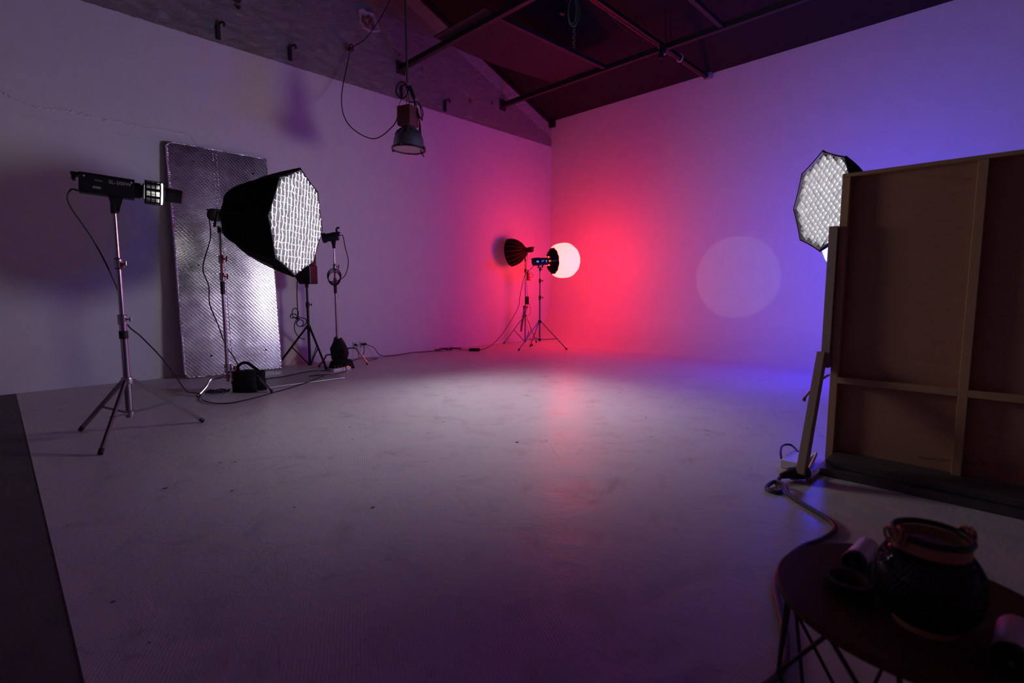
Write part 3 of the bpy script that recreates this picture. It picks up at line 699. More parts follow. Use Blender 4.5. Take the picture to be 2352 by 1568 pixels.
def head_body(t, p, d, L, r, m='black', fins=True, yoke_to=None, collar=True):
    """round LED head: p front of body, d points forward, body runs backwards; yoke down to a stand top"""
    d, s, u = frame(d); p = V(p)
    bm = bm_new(); lathe(bm, [(r*.96, -L), (r, -L+.012), (r, -L*.55), (r*.93, -L*.52), (r*.93, -L*.1), (r*1.04, -L*.08), (r*1.04, 0)], p, d, 24, fr=(d, s, u)); hs = t.part('housing', bm, m)
    bm = bm_new(); box(bm, p-d*(L+.012)+u*(r*.72), (.05, r*.9, .014), (d, s, u), .004); cyl(bm, p-d*(L-.01)+u*(r*.3), p-d*(L+.022)+u*(r*.3), r*.32, seg=14); t.part('rear_knob', bm, m, hs)
    if fins:
        for k in range(3):
            bm = bm_new(); lathe(bm, [(r*1.0, 0), (r*1.03, .001), (r*1.03, .004), (r*1.0, .005)], p-d*(L*(.60+.1*k)), d, 24, False, fr=(d, s, u)); t.part('fin', bm, m, hs)
    if yoke_to is not None:
        y = V(yoke_to); cen = p - d*(L*.4)
        bm = bm_new()
        for sg in (-1, 1):
            bar(bm, cen + s*(sg*(r+.008)), V((y.x, y.y, y.z+.03)) + s*(sg*(r+.008)), .006, .03, d)
        bar(bm, V((y.x, y.y, y.z+.03)) + s*(r+.011), V((y.x, y.y, y.z+.03)) - s*(r+.011), .03, .006)
        yk = t.part('yoke', bm, m, smooth=False)
        bm = bm_new(); lathe(bm, [(.016, -.03), (.02, -.026), (.02, .03), (.012, .034)], y, (0, 0, 1), 14); cyl(bm, y+Rv*.016, y+Rv*.05, .006, seg=8); t.part('stand_socket', bm, m, yk)
    return hs, (d, s, u)

# B: C-stand with the big parabolic softbox
B = (1.76, 6.13)
c_stand('light_stand', 'chrome stand with bent legs carrying the huge black softbox', B, [(1.426, 5.976), (2.053, 5.662), (1.93, 6.55)], [.16, .215, .27],
   [(.0175, .10, 1.10, 'chrome'), (.0145, 1.10, 1.42, 'chrome'), (.011, 1.40, 1.74, 'chrome')], 1.74, sleeve=(1.06, 1.20), knobs=(1.25, 1.44))
kn = V((math.cos(math.radians(-51))*math.cos(math.radians(-6)), math.sin(math.radians(-51))*math.cos(math.radians(-6)), math.sin(math.radians(-6))))
kc = V((2.353, 5.54, 1.82))
t = Thing('key_softbox_light', 'huge black parabolic softbox with white grid in front of the foil board', 'studio light', (B[0], B[1], 1.74))
sh, (kd, ks, ku), kprof = softbox(t, kc, kn, .576, .77, .09, .066, .085, 0.0, 'key_glow', .40, jit=.005)
bk_ = kc - kd*.77
head_body(t, bk_ - kd*.02, kd, .20, .068, yoke_to=(B[0], B[1], 1.745))
bm = bm_new(); lathe(bm, [(.088, -.012), (.10, -.01), (.10, .012), (.088, .014)], bk_, kd, 24, fr=(kd, ks, ku)); t.part('speed_ring', bm, 'black')
bm = bm_new(); lathe(bm, [(.09, 0), (.112, .001), (.112, .009), (.09, .010)], bk_ - kd*.016, kd, 24, fr=(kd, ks, ku)); t.part('light_leak', bm, 'leak_soft', label='thin bright ring of light at the back')
zz = -.27
tp = kc + kd*zz; rr = .09 + (.576-.09)*((zz+.77)/.77)**.40
# lettering along the lower camera-side panel near the rim
pn = (-ku*math.cos(math.radians(27)) - ks*math.sin(math.radians(27)))
slope = (kd*1.0 + pn*.33).normalized(); side = slope.cross(pn).normalized()
t.part('lettering', text_bm('GODOX P120', .055, tp + pn*(rr*.965+.012), slope, pn.cross(slope).normalized()), 'print', sh, False)
area_disk('key_light', kc + kd*.004, kd, 1.06, KEY_W, 106, (1, .93, 1))

# C: foil board leaning on the left wall
BX0, BX1, ZT, Y0, Y1 = 1.615, 2.80, 2.915, 7.30, 7.508
bd = V((0, Y1-Y0, ZT)).normalized(); bn = V((0, -bd.z, bd.y)); bH = math.hypot(ZT, Y1-Y0)
t = Thing('foil_board', 'tall silver foil-faced insulation board leaning on the left wall', 'board', ((BX0+BX1)/2, Y0, 0))
def bp(x, h, off=0.0): return V((x, Y0, .004)) + bd*h + bn*off
def rrect(x0, x1, h0, h1, r, n=5):
    P = []
    for cx, cy, a0_ in ((x1-r, h0+r, -PI/2), (x1-r, h1-r, 0), (x0+r, h1-r, PI/2), (x0+r, h0+r, PI)):
        for i in range(n+1):
            a = a0_ + PI/2*i/n; P.append((cx+r*math.cos(a), cy+r*math.sin(a)))
    return P
bm = bm_new(); prism(bm, rrect(BX0, BX1, 0, bH, .035), bp(0, 0, -.04), (1, 0, 0), bd, bn, .038); t.part('core', bm, 'board_edge', smooth=False)
# embossed foil face: fine corrugated rows with gentle dents
NX, NZ = 160, 600; bm = bm_new(); vs = []; rw = random.Random(5)
dents = [(rw.uniform(BX0, BX1), rw.uniform(0, bH), rw.uniform(.08, .3), rw.uniform(-.002, .002)) for _ in range(40)]
wob = [(rw.uniform(4, 16), rw.uniform(0, 6.28), rw.uniform(.0002, .0007)) for _ in range(5)]
for iz in range(NZ+1):
    h = .012 + (bH-.024)*iz/NZ; row = []
    for ix in range(NX+1):
        x = BX0+.012 + (BX1-BX0-.024)*ix/NX
        o = .0004*math.sin(x*2*PI/.046 + int(h/.0195)*2.4) + .00048*math.sin(2*PI*h/.0195 + .9*math.sin(x*31) + .7*math.sin(x*83+h*3))*(.65+.35*math.sin(x*140+h*60))
        o += sum(a*math.sin(f*x+p_+.5*math.sin(2*h+p_)) for f, p_, a in wob)
        for dx, dh, dr, da in dents:
            q = ((x-dx)**2+((h-dh)*.8)**2)/(dr*dr)
            if q < 4: o += da*math.exp(-q*1.5)
        row.append(bm.verts.new(bp(x, h, .004+o)))
    vs.append(row)
for iz in range(NZ):
    for ix in range(NX): bm.faces.new((vs[iz][ix], vs[iz][ix+1], vs[iz+1][ix+1], vs[iz+1][ix]))
t.part('foil_face', bm, 'foil', ang=180)
def edge_strip(p, q, wd):
    N = 40; bm = bm_new(); prev = None; e = (q-p).normalized(); sd = bn.cross(e)
    for i in range(N+1):
        b = p.lerp(q, i/N); ws = wd*random.uniform(.55, 1.3)
        cur = [bm.verts.new(b - sd*.010 + bn*random.uniform(-.012, -.002)), bm.verts.new(b + bn*random.uniform(.003, .010)), bm.verts.new(b + sd*ws + bn*random.uniform(.001, .003))]
        if prev:
            for k in (0, 1): bm.faces.new((prev[k], cur[k], cur[k+1], prev[k+1]))
        prev = cur
    t.part('foil_edge', bm, 'foil_edge', smooth=False)
c4 = [bp(BX0+.05, .006), bp(BX1-.05, .006), bp(BX1-.004, .05), bp(BX1-.004, bH-.05), bp(BX1-.05, bH-.006), bp(BX0+.05, bH-.006), bp(BX0+.004, bH-.05), bp(BX0+.004, .05)]
for i in range(8): edge_strip(c4[i], c4[(i+1) % 8], .014)
for x in (2.125, 2.165):
    bm = bm_new(); box(bm, bp(x, bH*.53, .0075), (.005, .002, bH*.9), (V((1, 0, 0)), bn, bd)); t.part('tape_line', bm, 'foil_edge', smooth=False)
for x, h in ((1.90, 2.72), (2.60, 2.68), (1.86, 1.42), (1.92, .26), (2.60, .28)):
    bm = bm_new(); pl = [(.014*math.cos(a)*random.uniform(.6, 1.3), .011*math.sin(a)*random.uniform(.6, 1.3)) for a in [2*PI*i/9 for i in range(9)]]
    prism(bm, pl, bp(x, h, .002), (1, 0, 0), bd, bn, .009); t.part('puncture', bm, 'hole', smooth=False)

# D: black tripod with black flash head behind the softbox
D = (3.125, 7.13)
tripod('light_stand', 'black tripod light stand between foil board and wall socket', D, [(3.194, 6.76), (2.80, 7.48), (3.47, 7.42)], .585, .055,
   [(.0185, .03, .93, 'black_metal'), (.0155, .9, 1.16, 'black_metal')], 'black_metal', leg_r=.0145, group=None, joints=((.90, .019),), top=1.16, frac=.5)
t = Thing('flash_head', 'boxy black flash head half hidden behind the big softbox', 'studio light', (D[0], D[1], 1.14))
hd = Rv*.94 - Fv*.34; hd.normalize(); _, hs_, hu = frame(hd)
hp = V((D[0], D[1], 1.34))
bm = bm_new(); prism(bm, [(-.15, -.03), (-.06, -.15), (.085, -.15), (.11, -.12), (.11, .1), (.085, .13), (-.15, .13)], hp-hs_*.075, hd, hu, hs_, .15); hb = t.part('housing', bm, 'black', smooth=False)
bm = bm_new(); box(bm, hp+hd*.115+hu*(-.02), (.03, .16, .26), (hd, hs_, hu), .012); t.part('front_frame', bm, 'black_metal', hb, smooth=False)
bm = bm_new(); box(bm, hp+hd*.118+hu*.19, (.025, .12, .15), (hd, hs_, hu), .01); t.part('reflector_flap', bm, 'black_metal', hb, smooth=False)
bm = bm_new(); box(bm, hp+hd*.132+hu*.128, (.004, .05, .02), (hd, hs_, hu)); t.part('red_label', bm, 'core_red', hb, smooth=False)
bm = bm_new(); lathe(bm, [(.02, -.06), (.024, -.05), (.024, .02)], V((D[0], D[1], 1.2)), (0, 0, 1), 12); t.part('stand_socket', bm, 'black')
q0 = V((D[0], D[1], 1.24)) - Rv*.13
def lp_(c, rx, rz, a0_, n, sk=0.0): return [c + Rv*(rx*math.cos(a0_+2*PI*i/n)) + V((0, 0, rz*math.sin(a0_+2*PI*i/n))) + Rv*sk*math.sin(a0_+2*PI*i/n) for i in range(n)]
kc0 = q0 + Rv*(-.02) + V((0, 0, -.53))
pts = [q0, q0+Rv*(-.015)+V((0, 0, -.2)), q0+Rv*(-.015)+V((0, 0, -.4)), kc0]
pts += lp_(kc0+Rv*(-.03)+V((0, 0, .07)), .045, .07, -PI/2, 8) + lp_(kc0+Rv*(.055)+V((0, 0, -.06)), .07, .06, PI*.75, 9, .02) + lp_(kc0+Rv*(-.055)+V((0, 0, .03)), .05, .03, 0, 7) + lp_(kc0+Rv*(.03)+V((0, 0, -.07)), .05, .05, PI*.7, 8)
pts += [kc0, kc0+Rv*(-.05)+V((0, 0, -.1)), kc0+Rv*(-.04)+V((0, 0, -.2)), kc0+Rv*.02+V((0, 0, -.28)), kc0+Rv*.09+V((0, 0, -.30))]
bm = bm_new(); tube(bm, pts, .0065, 6, n=4)
solo('power_cable', bm, 'cable', 'tangled black cable hanging in loops from the flash head', 'cable', kc0)

# E: second C-stand with small bare head
E_ = (3.485, 7.0)
c_stand('light_stand', 'chrome stand with bent legs holding the small bare light head', E_, [(3.857, 6.80), (3.24, 7.10), (3.46, 6.62)], [.255, .17, .13],
   [(.0175, .10, 1.09, 'chrome'), (.0145, 1.09, 1.42, 'chrome'), (.011, 1.40, 1.71, 'chrome')], 1.71, sleeve=(1.06, 1.21), knobs=(1.24, 1.44))
t = Thing('bare_light_head', 'small bare black light head tilted left on the rear stand', 'studio light', (E_[0], E_[1], 1.71))
ed = (-Rv*.96 - Fv*.15 + V((0, 0, -.16))).normalized(); ep = V((E_[0], E_[1], 1.865)) + ed*.115 - Rv*.02
hb, (e1, e2, e3) = head_body(t, ep, ed, .20, .062, yoke_to=None)
bm = bm_new(); lathe(bm, [(.062, 0), (.071, .004), (.071, .045), (.064, .05), (.055, .045)], ep-ed*.03, ed, 24, fr=(e1, e2, e3)); t.part('front_ring', bm, 'black')
bm = bm_new(); tube(bm, [ep-ed*.2+e3*.05, ep-ed*.19+e3*.09, ep-ed*.215+e3*.115, ep-ed*.235+e3*.105], .014, 8, n=4); t.part('lock_lever', bm, 'black')
bm = bm_new(); prism(bm, [(-.045, .03), (.03, .03), (.018, -.05), (.016, -.10), (-.016, -.10), (-.022, -.05)], V((E_[0], E_[1], 1.80))-Fv*.015, Rv, V((0, 0, 1)), Fv, .03); t.part('bracket', bm, 'black', smooth=False)
bm = bm_new()
for k in range(3): tube(bm, [V((E_[0], E_[1], 1.31))-Fv*(.03+.012*k) + Rv*(.004*k) + V((0, 0, -.02*k)) + Rv*((.098-.006*k)*math.cos(a)) + V((0, 0, (.105-.004*k)*math.sin(a))) for a in [2*PI*i/26 for i in range(26)]], .007, 6, True)
tube(bm, [ep-ed*.215, ep-ed*.215+Rv*.05, V((E_[0], E_[1], 1.72))+Rv*.16, V((E_[0], E_[1], 1.52))+Rv*.20, V((E_[0], E_[1], 1.33))+Rv*.16-Fv*.02, V((E_[0], E_[1], 1.24))+Rv*.06-Fv*.05, V((E_[0], E_[1], 1.23))-Rv*.04-Fv*.05], .006, 6, n=6)
solo('coiled_cable', bm, 'cable', 'black cable coiled in rings on the rear chrome stand', 'cable', (E_[0], E_[1], 1.31))

# ------------------------------------------------------------------ sandbags
def pouch(c, wd, th, h, xd, yd, rag=.012, seed=1, flare=.12, sag=0.0):
    rnd = random.Random(seed); bm = bm_new(); nx, nz = 9, 9; c = V(c); rs = []
    for k in range(nz+1):
        z = k/nz; fl = 1 + flare*(1-z); ring = []
        bel = math.sin(PI*min(1, max(.06, .15+.75*(1-z))))
        for i in range(nx): ring.append((-.5+i/(nx-1), -1))
        for i in range(nx): ring.append((.5-i/(nx-1), 1))
        row = []
        for x, sgn in ring:
            tk = th/2*bel*(1-(2*x)**4*.9)+.004
            p = c + xd*(x*wd*fl + rnd.uniform(-rag, rag)*.4) + yd*(sgn*tk + rnd.uniform(-rag, rag)*.6) + V((0, 0, z*h + (rnd.uniform(-rag, rag) if 0 < k else max(0, rnd.uniform(-.2, rag)))))
            p += V((0, 0, -sag*abs(x)*2*z)); row.append(p)
        rs.append(row)
    return rings(bm, rs, True)
# bag on the big softbox stand
c0 = V((1.885, 5.90, .006)); t = Thing('sandbag', 'black saddle sandbag with carry handle on the big softbox stand', 'sandbag', c0, 'black sandbags on stand legs')
bm = pouch(c0 + Fv*(-.06), .245, .10, .225, Rv, Fv, .010, 3, .06); t.part('pouch', bm, 'nylon', ang=60)
bm = pouch(c0 + Fv*.07 + Rv*.03, .25, .10, .215, Rv, Fv, .012, 4, .14); t.part('pouch', bm, 'nylon', ang=60)
bm = bm_new(); hp_ = [c0-Rv*.10+V((0, 0, .21)), c0-Rv*.10+V((0, 0, .26)), c0-Rv*.05+V((0, 0, .305)), c0+Rv*.01+V((0, 0, .31)), c0+Rv*.07+V((0, 0, .27)), c0+Rv*.13+V((0, 0, .225))]
P = smooth_path(hp_, 5)
for i in range(len(P)-1): bar(bm, P[i], P[i+1]+(P[i+1]-P[i])*.2, .028, .014, Fv)
t.part('handle', bm, 'nylon', smooth=False)
bm = bm_new(); box(bm, c0+V((0, 0, .216)), (.25, .14, .014), (Rv, Fv, V((0, 0, 1))), .005); t.part('top_seam', bm, 'nylon', smooth=False)
bm = bm_new(); sphere(bm, c0-Rv*.125+V((0, 0, .255)), .022, 10, 8); t.part('clasp', bm, 'red_plastic')
# bags on the rear stand
c0 = V((E_[0]-.0, E_[1]-.05, .155)); t = Thing('sandbag', 'crumpled black sandbag hung over the rear stand base', 'sandbag', c0, 'black sandbags on stand legs')
pl = [(-.10, -.05), (-.03, -.09), (.03, -.05), (.09, -.09), (.135, .03), (.12, .09), (.07, .19), (.03, .26), (-.01, .23), (-.045, .275), (-.06, .22), (-.09, .16), (-.115, .12), (-.10, .04)]
bm = bm_new(); rs = []
for j, (o, s_) in enumerate(((-.09, .80), (-.06, .98), (.0, 1.04), (.06, .96), (.085, .75))):
    rs.append([c0 + Rv*(x*s_+random.uniform(-.006, .006)) + V((0, 0, (z-.06)*s_+.06)) + Fv*(o+random.uniform(-.008, .008)) for x, z in pl])
rings(bm, rs); t.part('pouch', bm, 'nylon', ang=50)
c0 = V((3.40, 6.72, .006)); t = Thing('sandbag', 'slumped black sandbag lying beside the white power strip', 'sandbag', c0, 'black sandbags on stand legs')
bm = pouch(c0, .30, .20, .15, Rv, Fv, .012, 8, .25, .05); t.part('pouch', bm, 'nylon', ang=60)
bm = bm_new(); tube(bm, [c0-Rv*.10+V((0, 0, .12)), c0-Rv*.06+V((0, 0, .17)), c0+Rv*.02+V((0, 0, .165)), c0+Rv*.10+V((0, 0, .10))], .016, 6, n=5); t.part('handle', bm, 'nylon')

# ------------------------------------------------------------------ lanterns
def lantern(t, c, ax, R, glow, skirt_ang=46, gores=12, light=None):
    d, s, u = frame(ax); c = V(c); NG = gores*6; rs = []; NL = 16
    th0 = math.radians(16)
    def pt(th, ph, k=1.0):                              # th from the front pole
        lob = 1 - .05*abs(math.sin(gores*ph/2 + PI/2))**2 * math.sin(th)
        flat = 1 - .10*abs(math.cos(th))**3
        return c + d*(R*math.cos(th)*flat*k) + (s*math.cos(ph)+u*math.sin(ph))*(R*math.sin(th)*lob*k)
    thS = PI - math.radians(skirt_ang)
    ths = [math.radians(4) + (thS-math.radians(4))*i/NL for i in range(NL+1)]
    bm = bm_new(); rings(bm, [[pt(th, 2*PI*j/NG) for j in range(NG)] for th in ths]); gl = t.part('fabric_globe', bm, glow)
    for k in range(gores):
        ph = 2*PI*k/gores + PI/gores*0; bm = bm_new(); tube(bm, [pt(th, ph, 1.002) for th in ths], .0022, 5); t.part('seam', bm, 'seam' if glow == 'red_glow' else glow, gl)
    ths2 = [thS - .03, thS+.15, thS+.35, PI-math.radians(20), PI-math.radians(15)]
    bm = bm_new(); rings(bm, [[pt(th, 2*PI*j/NG, 1.006) + d*(-.02*max(0, (th-thS))/.5) for j in range(NG)] for th in ths2], True); sk = t.part('skirt', bm, 'skirt')
    return gl, sk, (d, s, u)

# F: red lantern in the far corner
Fp = (7.13, 6.27)
tripod('light_stand', 'grey tripod light stand under the glowing round lantern', Fp, [(6.663, 6.371), (7.388, 5.826), (7.338, 6.70)], .525, .185,
   [(.0165, .15, .95, 'alu'), (.014, .93, 1.28, 'alu'), (.011, 1.26, 1.52, 'alu')], 'alu', leg_r=.010, group='grey tripod stands in the corner', joints=((.97, .016), (1.28, .014)), top=1.50, frac=.62)
fd = V((math.cos(math.radians(-21.6)), math.sin(math.radians(-21.6)), .06)).normalized()
fcn = V((7.58, 6.09, 1.662))
t = Thing('lantern_light', 'glowing white round lantern with black skirt in the red-lit corner', 'studio light', (Fp[0], Fp[1], 1.5))
gl, sk, (f1, f2, f3) = lantern(t, fcn, fd, .335, 'red_glow')
fb = fcn - fd*.33
hs, _ = head_body(t, fb, fd, .30, .072, yoke_to=(Fp[0], Fp[1], 1.49))
for k in range(6):
    a = 2*PI*k/6; bm = bm_new(); q = f2*math.cos(a)+f3*math.sin(a); box(bm, fb+q*.085+fd*.004, (.028, .018, .018), None, .004); t.part('light_leak', bm, 'seam', smooth=False)
cf = -f2 if (-f2).dot(V((0, 0, 1.1))-fb) > 0 else f2
def on_body(x, y, r=.0735): 
    a = y/r; return fb - fd*x + cf*(r*math.cos(a)) + f3*(r*math.sin(a))
for x0, bits in ((.235, ((0, 0, .024, .030), (.020, .006, .018, .018), (.012, -.012, .03, .008))), (.145, ((0, .012, .012, .012), (-.014, .002, .014, .016), (-.03, .016, .010, .012), (-.03, -.014, .010, .010), (.01, -.006, .012, .008))), (.065, ((0, 0, .009, .040), (-.008, .014, .009, .010), (-.008, -.016, .009, .010)))):
    for dx, dy, w_, h_ in bits:
        p = on_body(x0-dx*-1, dy); nrm = (p-(fb-fd*(x0+dx))).normalized(); bm = bm_new(); box(bm, p, (w_, h_, .0016), (fd, nrm.cross(fd).normalized(), nrm)); t.part('display_segment', bm, 'display', hs, False)
# brand on the skirt, camera side
ph_a = math.radians(205)
tho = PI-math.radians(31); 
cdir = (V((0, 0, 1.1))-fcn); cdir = (cdir - fd*cdir.dot(fd)).normalized()
sp = fcn - fd*(.335*math.cos(math.radians(30))) + cdir*(.335*math.sin(math.radians(30))+.016) - fd*.012
tdir = (fd*.5 + cdir*.87).normalized(); sup = tdir.cross(cdir).normalized()
if sup.z < 0: sup = -sup
t.part('lettering', text_bm('NEEWER', .032, sp, tdir, sup), 'print', sk, False)
bm = bm_new(); tube(bm, [fb-fd*.29-f3*.05, fb-fd*.31-f3*.09, (6.86, 6.40, 1.38), (7.0, 6.6, 1.2), (7.2, 6.85, .98), (7.3, 7.0, .75), (7.15, 7.12, .42), (6.9, 7.1, .2), (6.6, 7.05, .05), (6.35, 6.98, .012), (6.19, 6.88, .02)], .0055, 6, n=6)
solo('power_cable', bm, 'cable', 'black cable sagging from the lantern head down to the floor adapter', 'cable', (6.6, 7.05, .0))

# G: dome softbox turned to the wall
G = (7.60, 7.08)
tg = tripod('light_stand', 'brass-toned tripod light stand behind the lantern, close to the left wall', G, [(7.325, 7.428), (7.44, 6.74), (7.994, 7.123)], .58, .07,
   [(.0145, .04, .76, 'alu'), (.0125, .74, 1.48, 'chrome'), (.0105, 1.46, 1.72, 'gold')], 'alu', leg_r=.009, group='grey tripod stands in the corner', joints=((.76, .016), (1.50, .014)), top=1.76, frac=.5)
t = Thing('dome_softbox_light', 'black ribbed dome softbox turned away towards the left wall', 'studio light', (G[0], G[1], 1.76))
gd = V((math.cos(math.radians(108)), math.sin(math.radians(108)), -.10)).normalized(); g1, g2, g3 = frame(gd)
gb = V((G[0], G[1], 1.905)) + gd*.02
prof = [(.075, 0), (.14, .035), (.205, .10), (.25, .18), (.275, .26), (.285, .32)]
def dp(r, z, ph): return gb + gd*z + (g2*math.cos(ph)+g3*math.sin(ph))*r
NS = 16
bm = bm_new(); rings(bm, [[dp(r*(1-.02*(j % 4 in (1, 2, 3))), z, 2*PI*j/(NS*4)) for j in range(NS*4)] for r, z in prof], False); rings(bm, [[dp(r*.97-.004, z+.004, 2*PI*j/(NS*4)) for j in range(NS*4)] for r, z in prof], False)
sh = t.part('shell', bm, 'fabric')
for k in range(NS):
    bm = bm_new(); tube(bm, [dp(r+.002, z, 2*PI*k/NS) for r, z in prof], .003, 5); t.part('rib', bm, 'gold', sh)
bm = bm_new(); rings(bm, [[dp(.262, .325, 2*PI*j/32) for j in range(32)], [dp(.262, .330, 2*PI*j/32) for j in range(32)]]); t.part('front_cloth', bm, 'white_plastic')
bm = bm_new()
for k in range(14):
    a = 2*PI*k/14; box(bm, gb+gd*.0+(g2*math.cos(a)+g3*math.sin(a))*.082, (.035, .014, .014), (gd, g2, g3), .003)
t.part('speed_ring', bm, 'rust', smooth=False)
head_body(t, gb-gd*.01, gd, .17, .055, fins=False)
bm = bm_new(); bar(bm, gb-gd*.06-g3*.05, V((G[0], G[1], 1.78)), .03, .022, Fv); bar(bm, V((G[0]-.02, G[1], 1.80)), V((G[0], G[1], 1.68)), .03, .03, Fv); t.part('bracket', bm, 'black', smooth=False)
# things hung on that stand
t = Thing('clamp', 'small orange-lit clamp fixed halfway up the rear corner stand', 'clamp', V((G[0], G[1], 1.36))+Rv*.03)
g0 = V((G[0], G[1], 1.36))
bm = bm_new(); box(bm, g0+Rv*.045+V((0, 0, .03)), (.03, .05, .17), (Rv, Fv, V((0, 0, 1))), .006); t.part('body', bm, 'black', smooth=False)
for dx, dz, r, mm in ((.085, .07, .026, 'orange'), (.075, .015, .03, 'red_plastic'), (.085, -.04, .024, 'red_plastic')):
    bm = bm_new(); sphere(bm, g0+Rv*dx+V((0, 0, dz))-Fv*.02, r, 12, 8); t.part('knob', bm, mm)
bm = bm_new(); tube(bm, [g0+Rv*.05+V((0, 0, .12)), g0+Rv*.12+V((0, 0, .10)), g0+Rv*.16+V((0, 0, .04)), g0+Rv*.11+V((0, 0, .0)), g0+Rv*.05+V((0, 0, .05))], .004, 6, n=5); t.part('wire_loop', bm, 'cable')
t = Thing('power_adapter', 'black power adapter box hanging from the rear corner stand', 'power adapter', V((G[0], G[1], .88)))
g0 = V((G[0], G[1], .90)) + Rv*.04 - Fv*.03
bm = bm_new(); box(bm, g0, (.065, .05, .16), (Rv, Fv, V((0, 0, 1))), .006); t.part('case', bm, 'black', smooth=False)
bm = bm_new(); tube(bm, [g0+V((0, 0, .08)), g0+V((0, 0, .3))-Rv*.01, g0+V((0, 0, .6))-Rv*.02, g0+V((0, 0, .93))], .004, 6, n=4); tube(bm, [g0+V((0, 0, -.08)), g0+V((0, 0, -.2))-Rv*.01, g0+V((0, 0, -.27))-Rv*.03, g0+V((0, 0, -.45))-Rv*.01], .004, 6, n=4); tube(bm, [g0+Rv*.03+V((0, 0, -.05)), g0+Rv*.06+V((0, 0, -.15)), g0+Rv*.06+V((0, 0, -.28)), g0+V((0, 0, -.3))], .004, 6, n=5); t.part('lead', bm, 'cable')
t = Thing('folded_pouch', 'slim grey-blue pouch hanging off the rear corner stand', 'pouch', V((G[0], G[1], .3))-Rv*.08)
g0 = V((G[0], G[1], .80)) - Fv*.05
bm = bm_new(); pr = [(-.02, .0), (.015, .0), (.012, -.06), (-.02, -.2), (-.06, -.40), (-.075, -.53), (-.115, -.53), (-.105, -.40), (-.07, -.2), (-.045, -.06)]
prism(bm, pr, g0+Rv*.01, Rv, V((0, 0, 1)), Fv, -.02); t.part('sleeve', bm, 'pouch', smooth=False)
bm = bm_new(); box(bm, g0-Rv*.03+V((0, 0, -.06)), (.03, .03, .11), (Rv, Fv, V((0, 0, 1))), .006); t.part('strap', bm, 'black', smooth=False)

# H: octagonal softbox and blue lantern behind the flat
on = V((math.cos(math.radians(135)), math.sin(math.radians(135)), -.03)).normalized(); oc = V((5.64, 1.375, 1.95)); H_ = (5.985, 1.03)
c_stand('light_stand', 'chrome stand mostly hidden behind the wooden flat, one bent leg showing', H_, [(5.627, 1.426), (6.45, 1.15), (5.75, .55)], [.26, .20, .14],
   [(.0175, .10, 1.10, 'chrome'), (.0145, 1.10, 1.45, 'chrome'), (.011, 1.43, 1.80, 'chrome')], 1.80, sleeve=(1.06, 1.2), knobs=(1.25, 1.46))
t = Thing('octagon_softbox_light', 'octagonal softbox with white diamond grid above the wooden flat', 'studio light', (H_[0], H_[1], 1.8))
sh, (od, os_, ou), _ = softbox(t, oc, on, .475, .40, .085, .056, .042, PI/4, 'octa_glow', .60, recess=.05, jit=.002)
head_body(t, oc-od*.42, od, .20, .066, yoke_to=(H_[0], H_[1], 1.795))
area_disk('octa_light', oc + od*.004, od, .88, OCTA_W, 100, (1, .92, 1))
H2 = (6.80, 1.03)
tripod('light_stand', 'tripod light stand hidden behind the wooden flat under the blue lantern', H2, [(7.13, 1.27), (6.83, .63), (6.52, 1.30)], .5, .18,
   [(.0165, .15, .95, 'alu'), (.014, .93, 1.48, 'alu')], 'alu', leg_r=.010, group=None, top=1.47)
ld = V((math.cos(math.radians(60)), math.sin(math.radians(60)), .05)).normalized()
t = Thing('lantern_light', 'glowing blue-white round lantern peeking out below the octagonal softbox', 'studio light', (H2[0], H2[1], 1.47))
lantern(t, V((7.011, 1.351, 1.635)), ld, .325, 'blue_glow', 36)
head_body(t, V((7.011, 1.351, 1.635))-ld*.32, ld, .26, .07, yoke_to=(H2[0], H2[1], 1.47))

# ------------------------------------------------------------------ wooden flat
XF = 3.70; FY0, FY1, FZ = .785, -1.66, 1.80
t = Thing('scenery_flat', 'back of a pale plywood scenery flat framed with pine battens', 'scenery flat', (XF, (FY0+FY1)/2, 0))
vy = [FY0-.022, .155, -.46, -1.07, FY1+.022]
for i in range(4):
    for z0, z1 in ((.03, .525), (.565, FZ-.02)):
        bm = bm_new(); box(bm, (XF+.004, (vy[i]+vy[i+1])/2, (z0+z1)/2), (.008, vy[i]-vy[i+1]+.01, z1-z0+.05)); t.part('plywood_panel', bm, 'ply', smooth=False)
for y in vy:
    bm = bm_new(); box(bm, (XF-.024, y, FZ/2-.001), (.048, .042, FZ-.042), None, .002); t.part('upright', bm, 'batten', smooth=False)
for i in range(4):
    for z in (.545,):
        bm = bm_new(); box(bm, (XF-.024, (vy[i]+vy[i+1])/2, z), (.048, vy[i]-vy[i+1]-.042, .04), None, .002); t.part('rail', bm, 'batten_h', smooth=False)
for z in (FZ-.01, .0105):
    bm = bm_new(); box(bm, (XF-.024, (FY0+FY1)/2, z), (.05, FY0-FY1, .021), None, .002); t.part('rail', bm, 'batten_h', smooth=False)
for y, z in ((.60, 1.20), (.35, 1.05), (.50, .80)):
    pass
bm = bm_new(); bar(bm, (XF-.038, .81, 1.49), (XF-.045, .81, .62), .045, .075, (1, 0, 0)); b1 = t.part('brace', bm, 'brace', smooth=False)
bm = bm_new(); bar(bm, (XF-.058, .8325, .70), (XF-.50, .80, .035), .042, .075, (1, 0, 0)); b2 = t.part('brace', bm, 'brace', smooth=False)
bm = bm_new(); box(bm, (XF-.28, .765, .014), (.40, .03, .028)); t.part('brace_foot', bm, 'brace', smooth=False)
for p in ((XF-.055, .8305, 1.42), (XF-.05, .8305, .80), (XF-.06, .8525, .68), (XF-.10, .8525, .62)):
    bm = bm_new(); cyl(bm, p, (p[0], p[1]+.004, p[2]), .006, seg=8); t.part('screw', bm, 'hole')
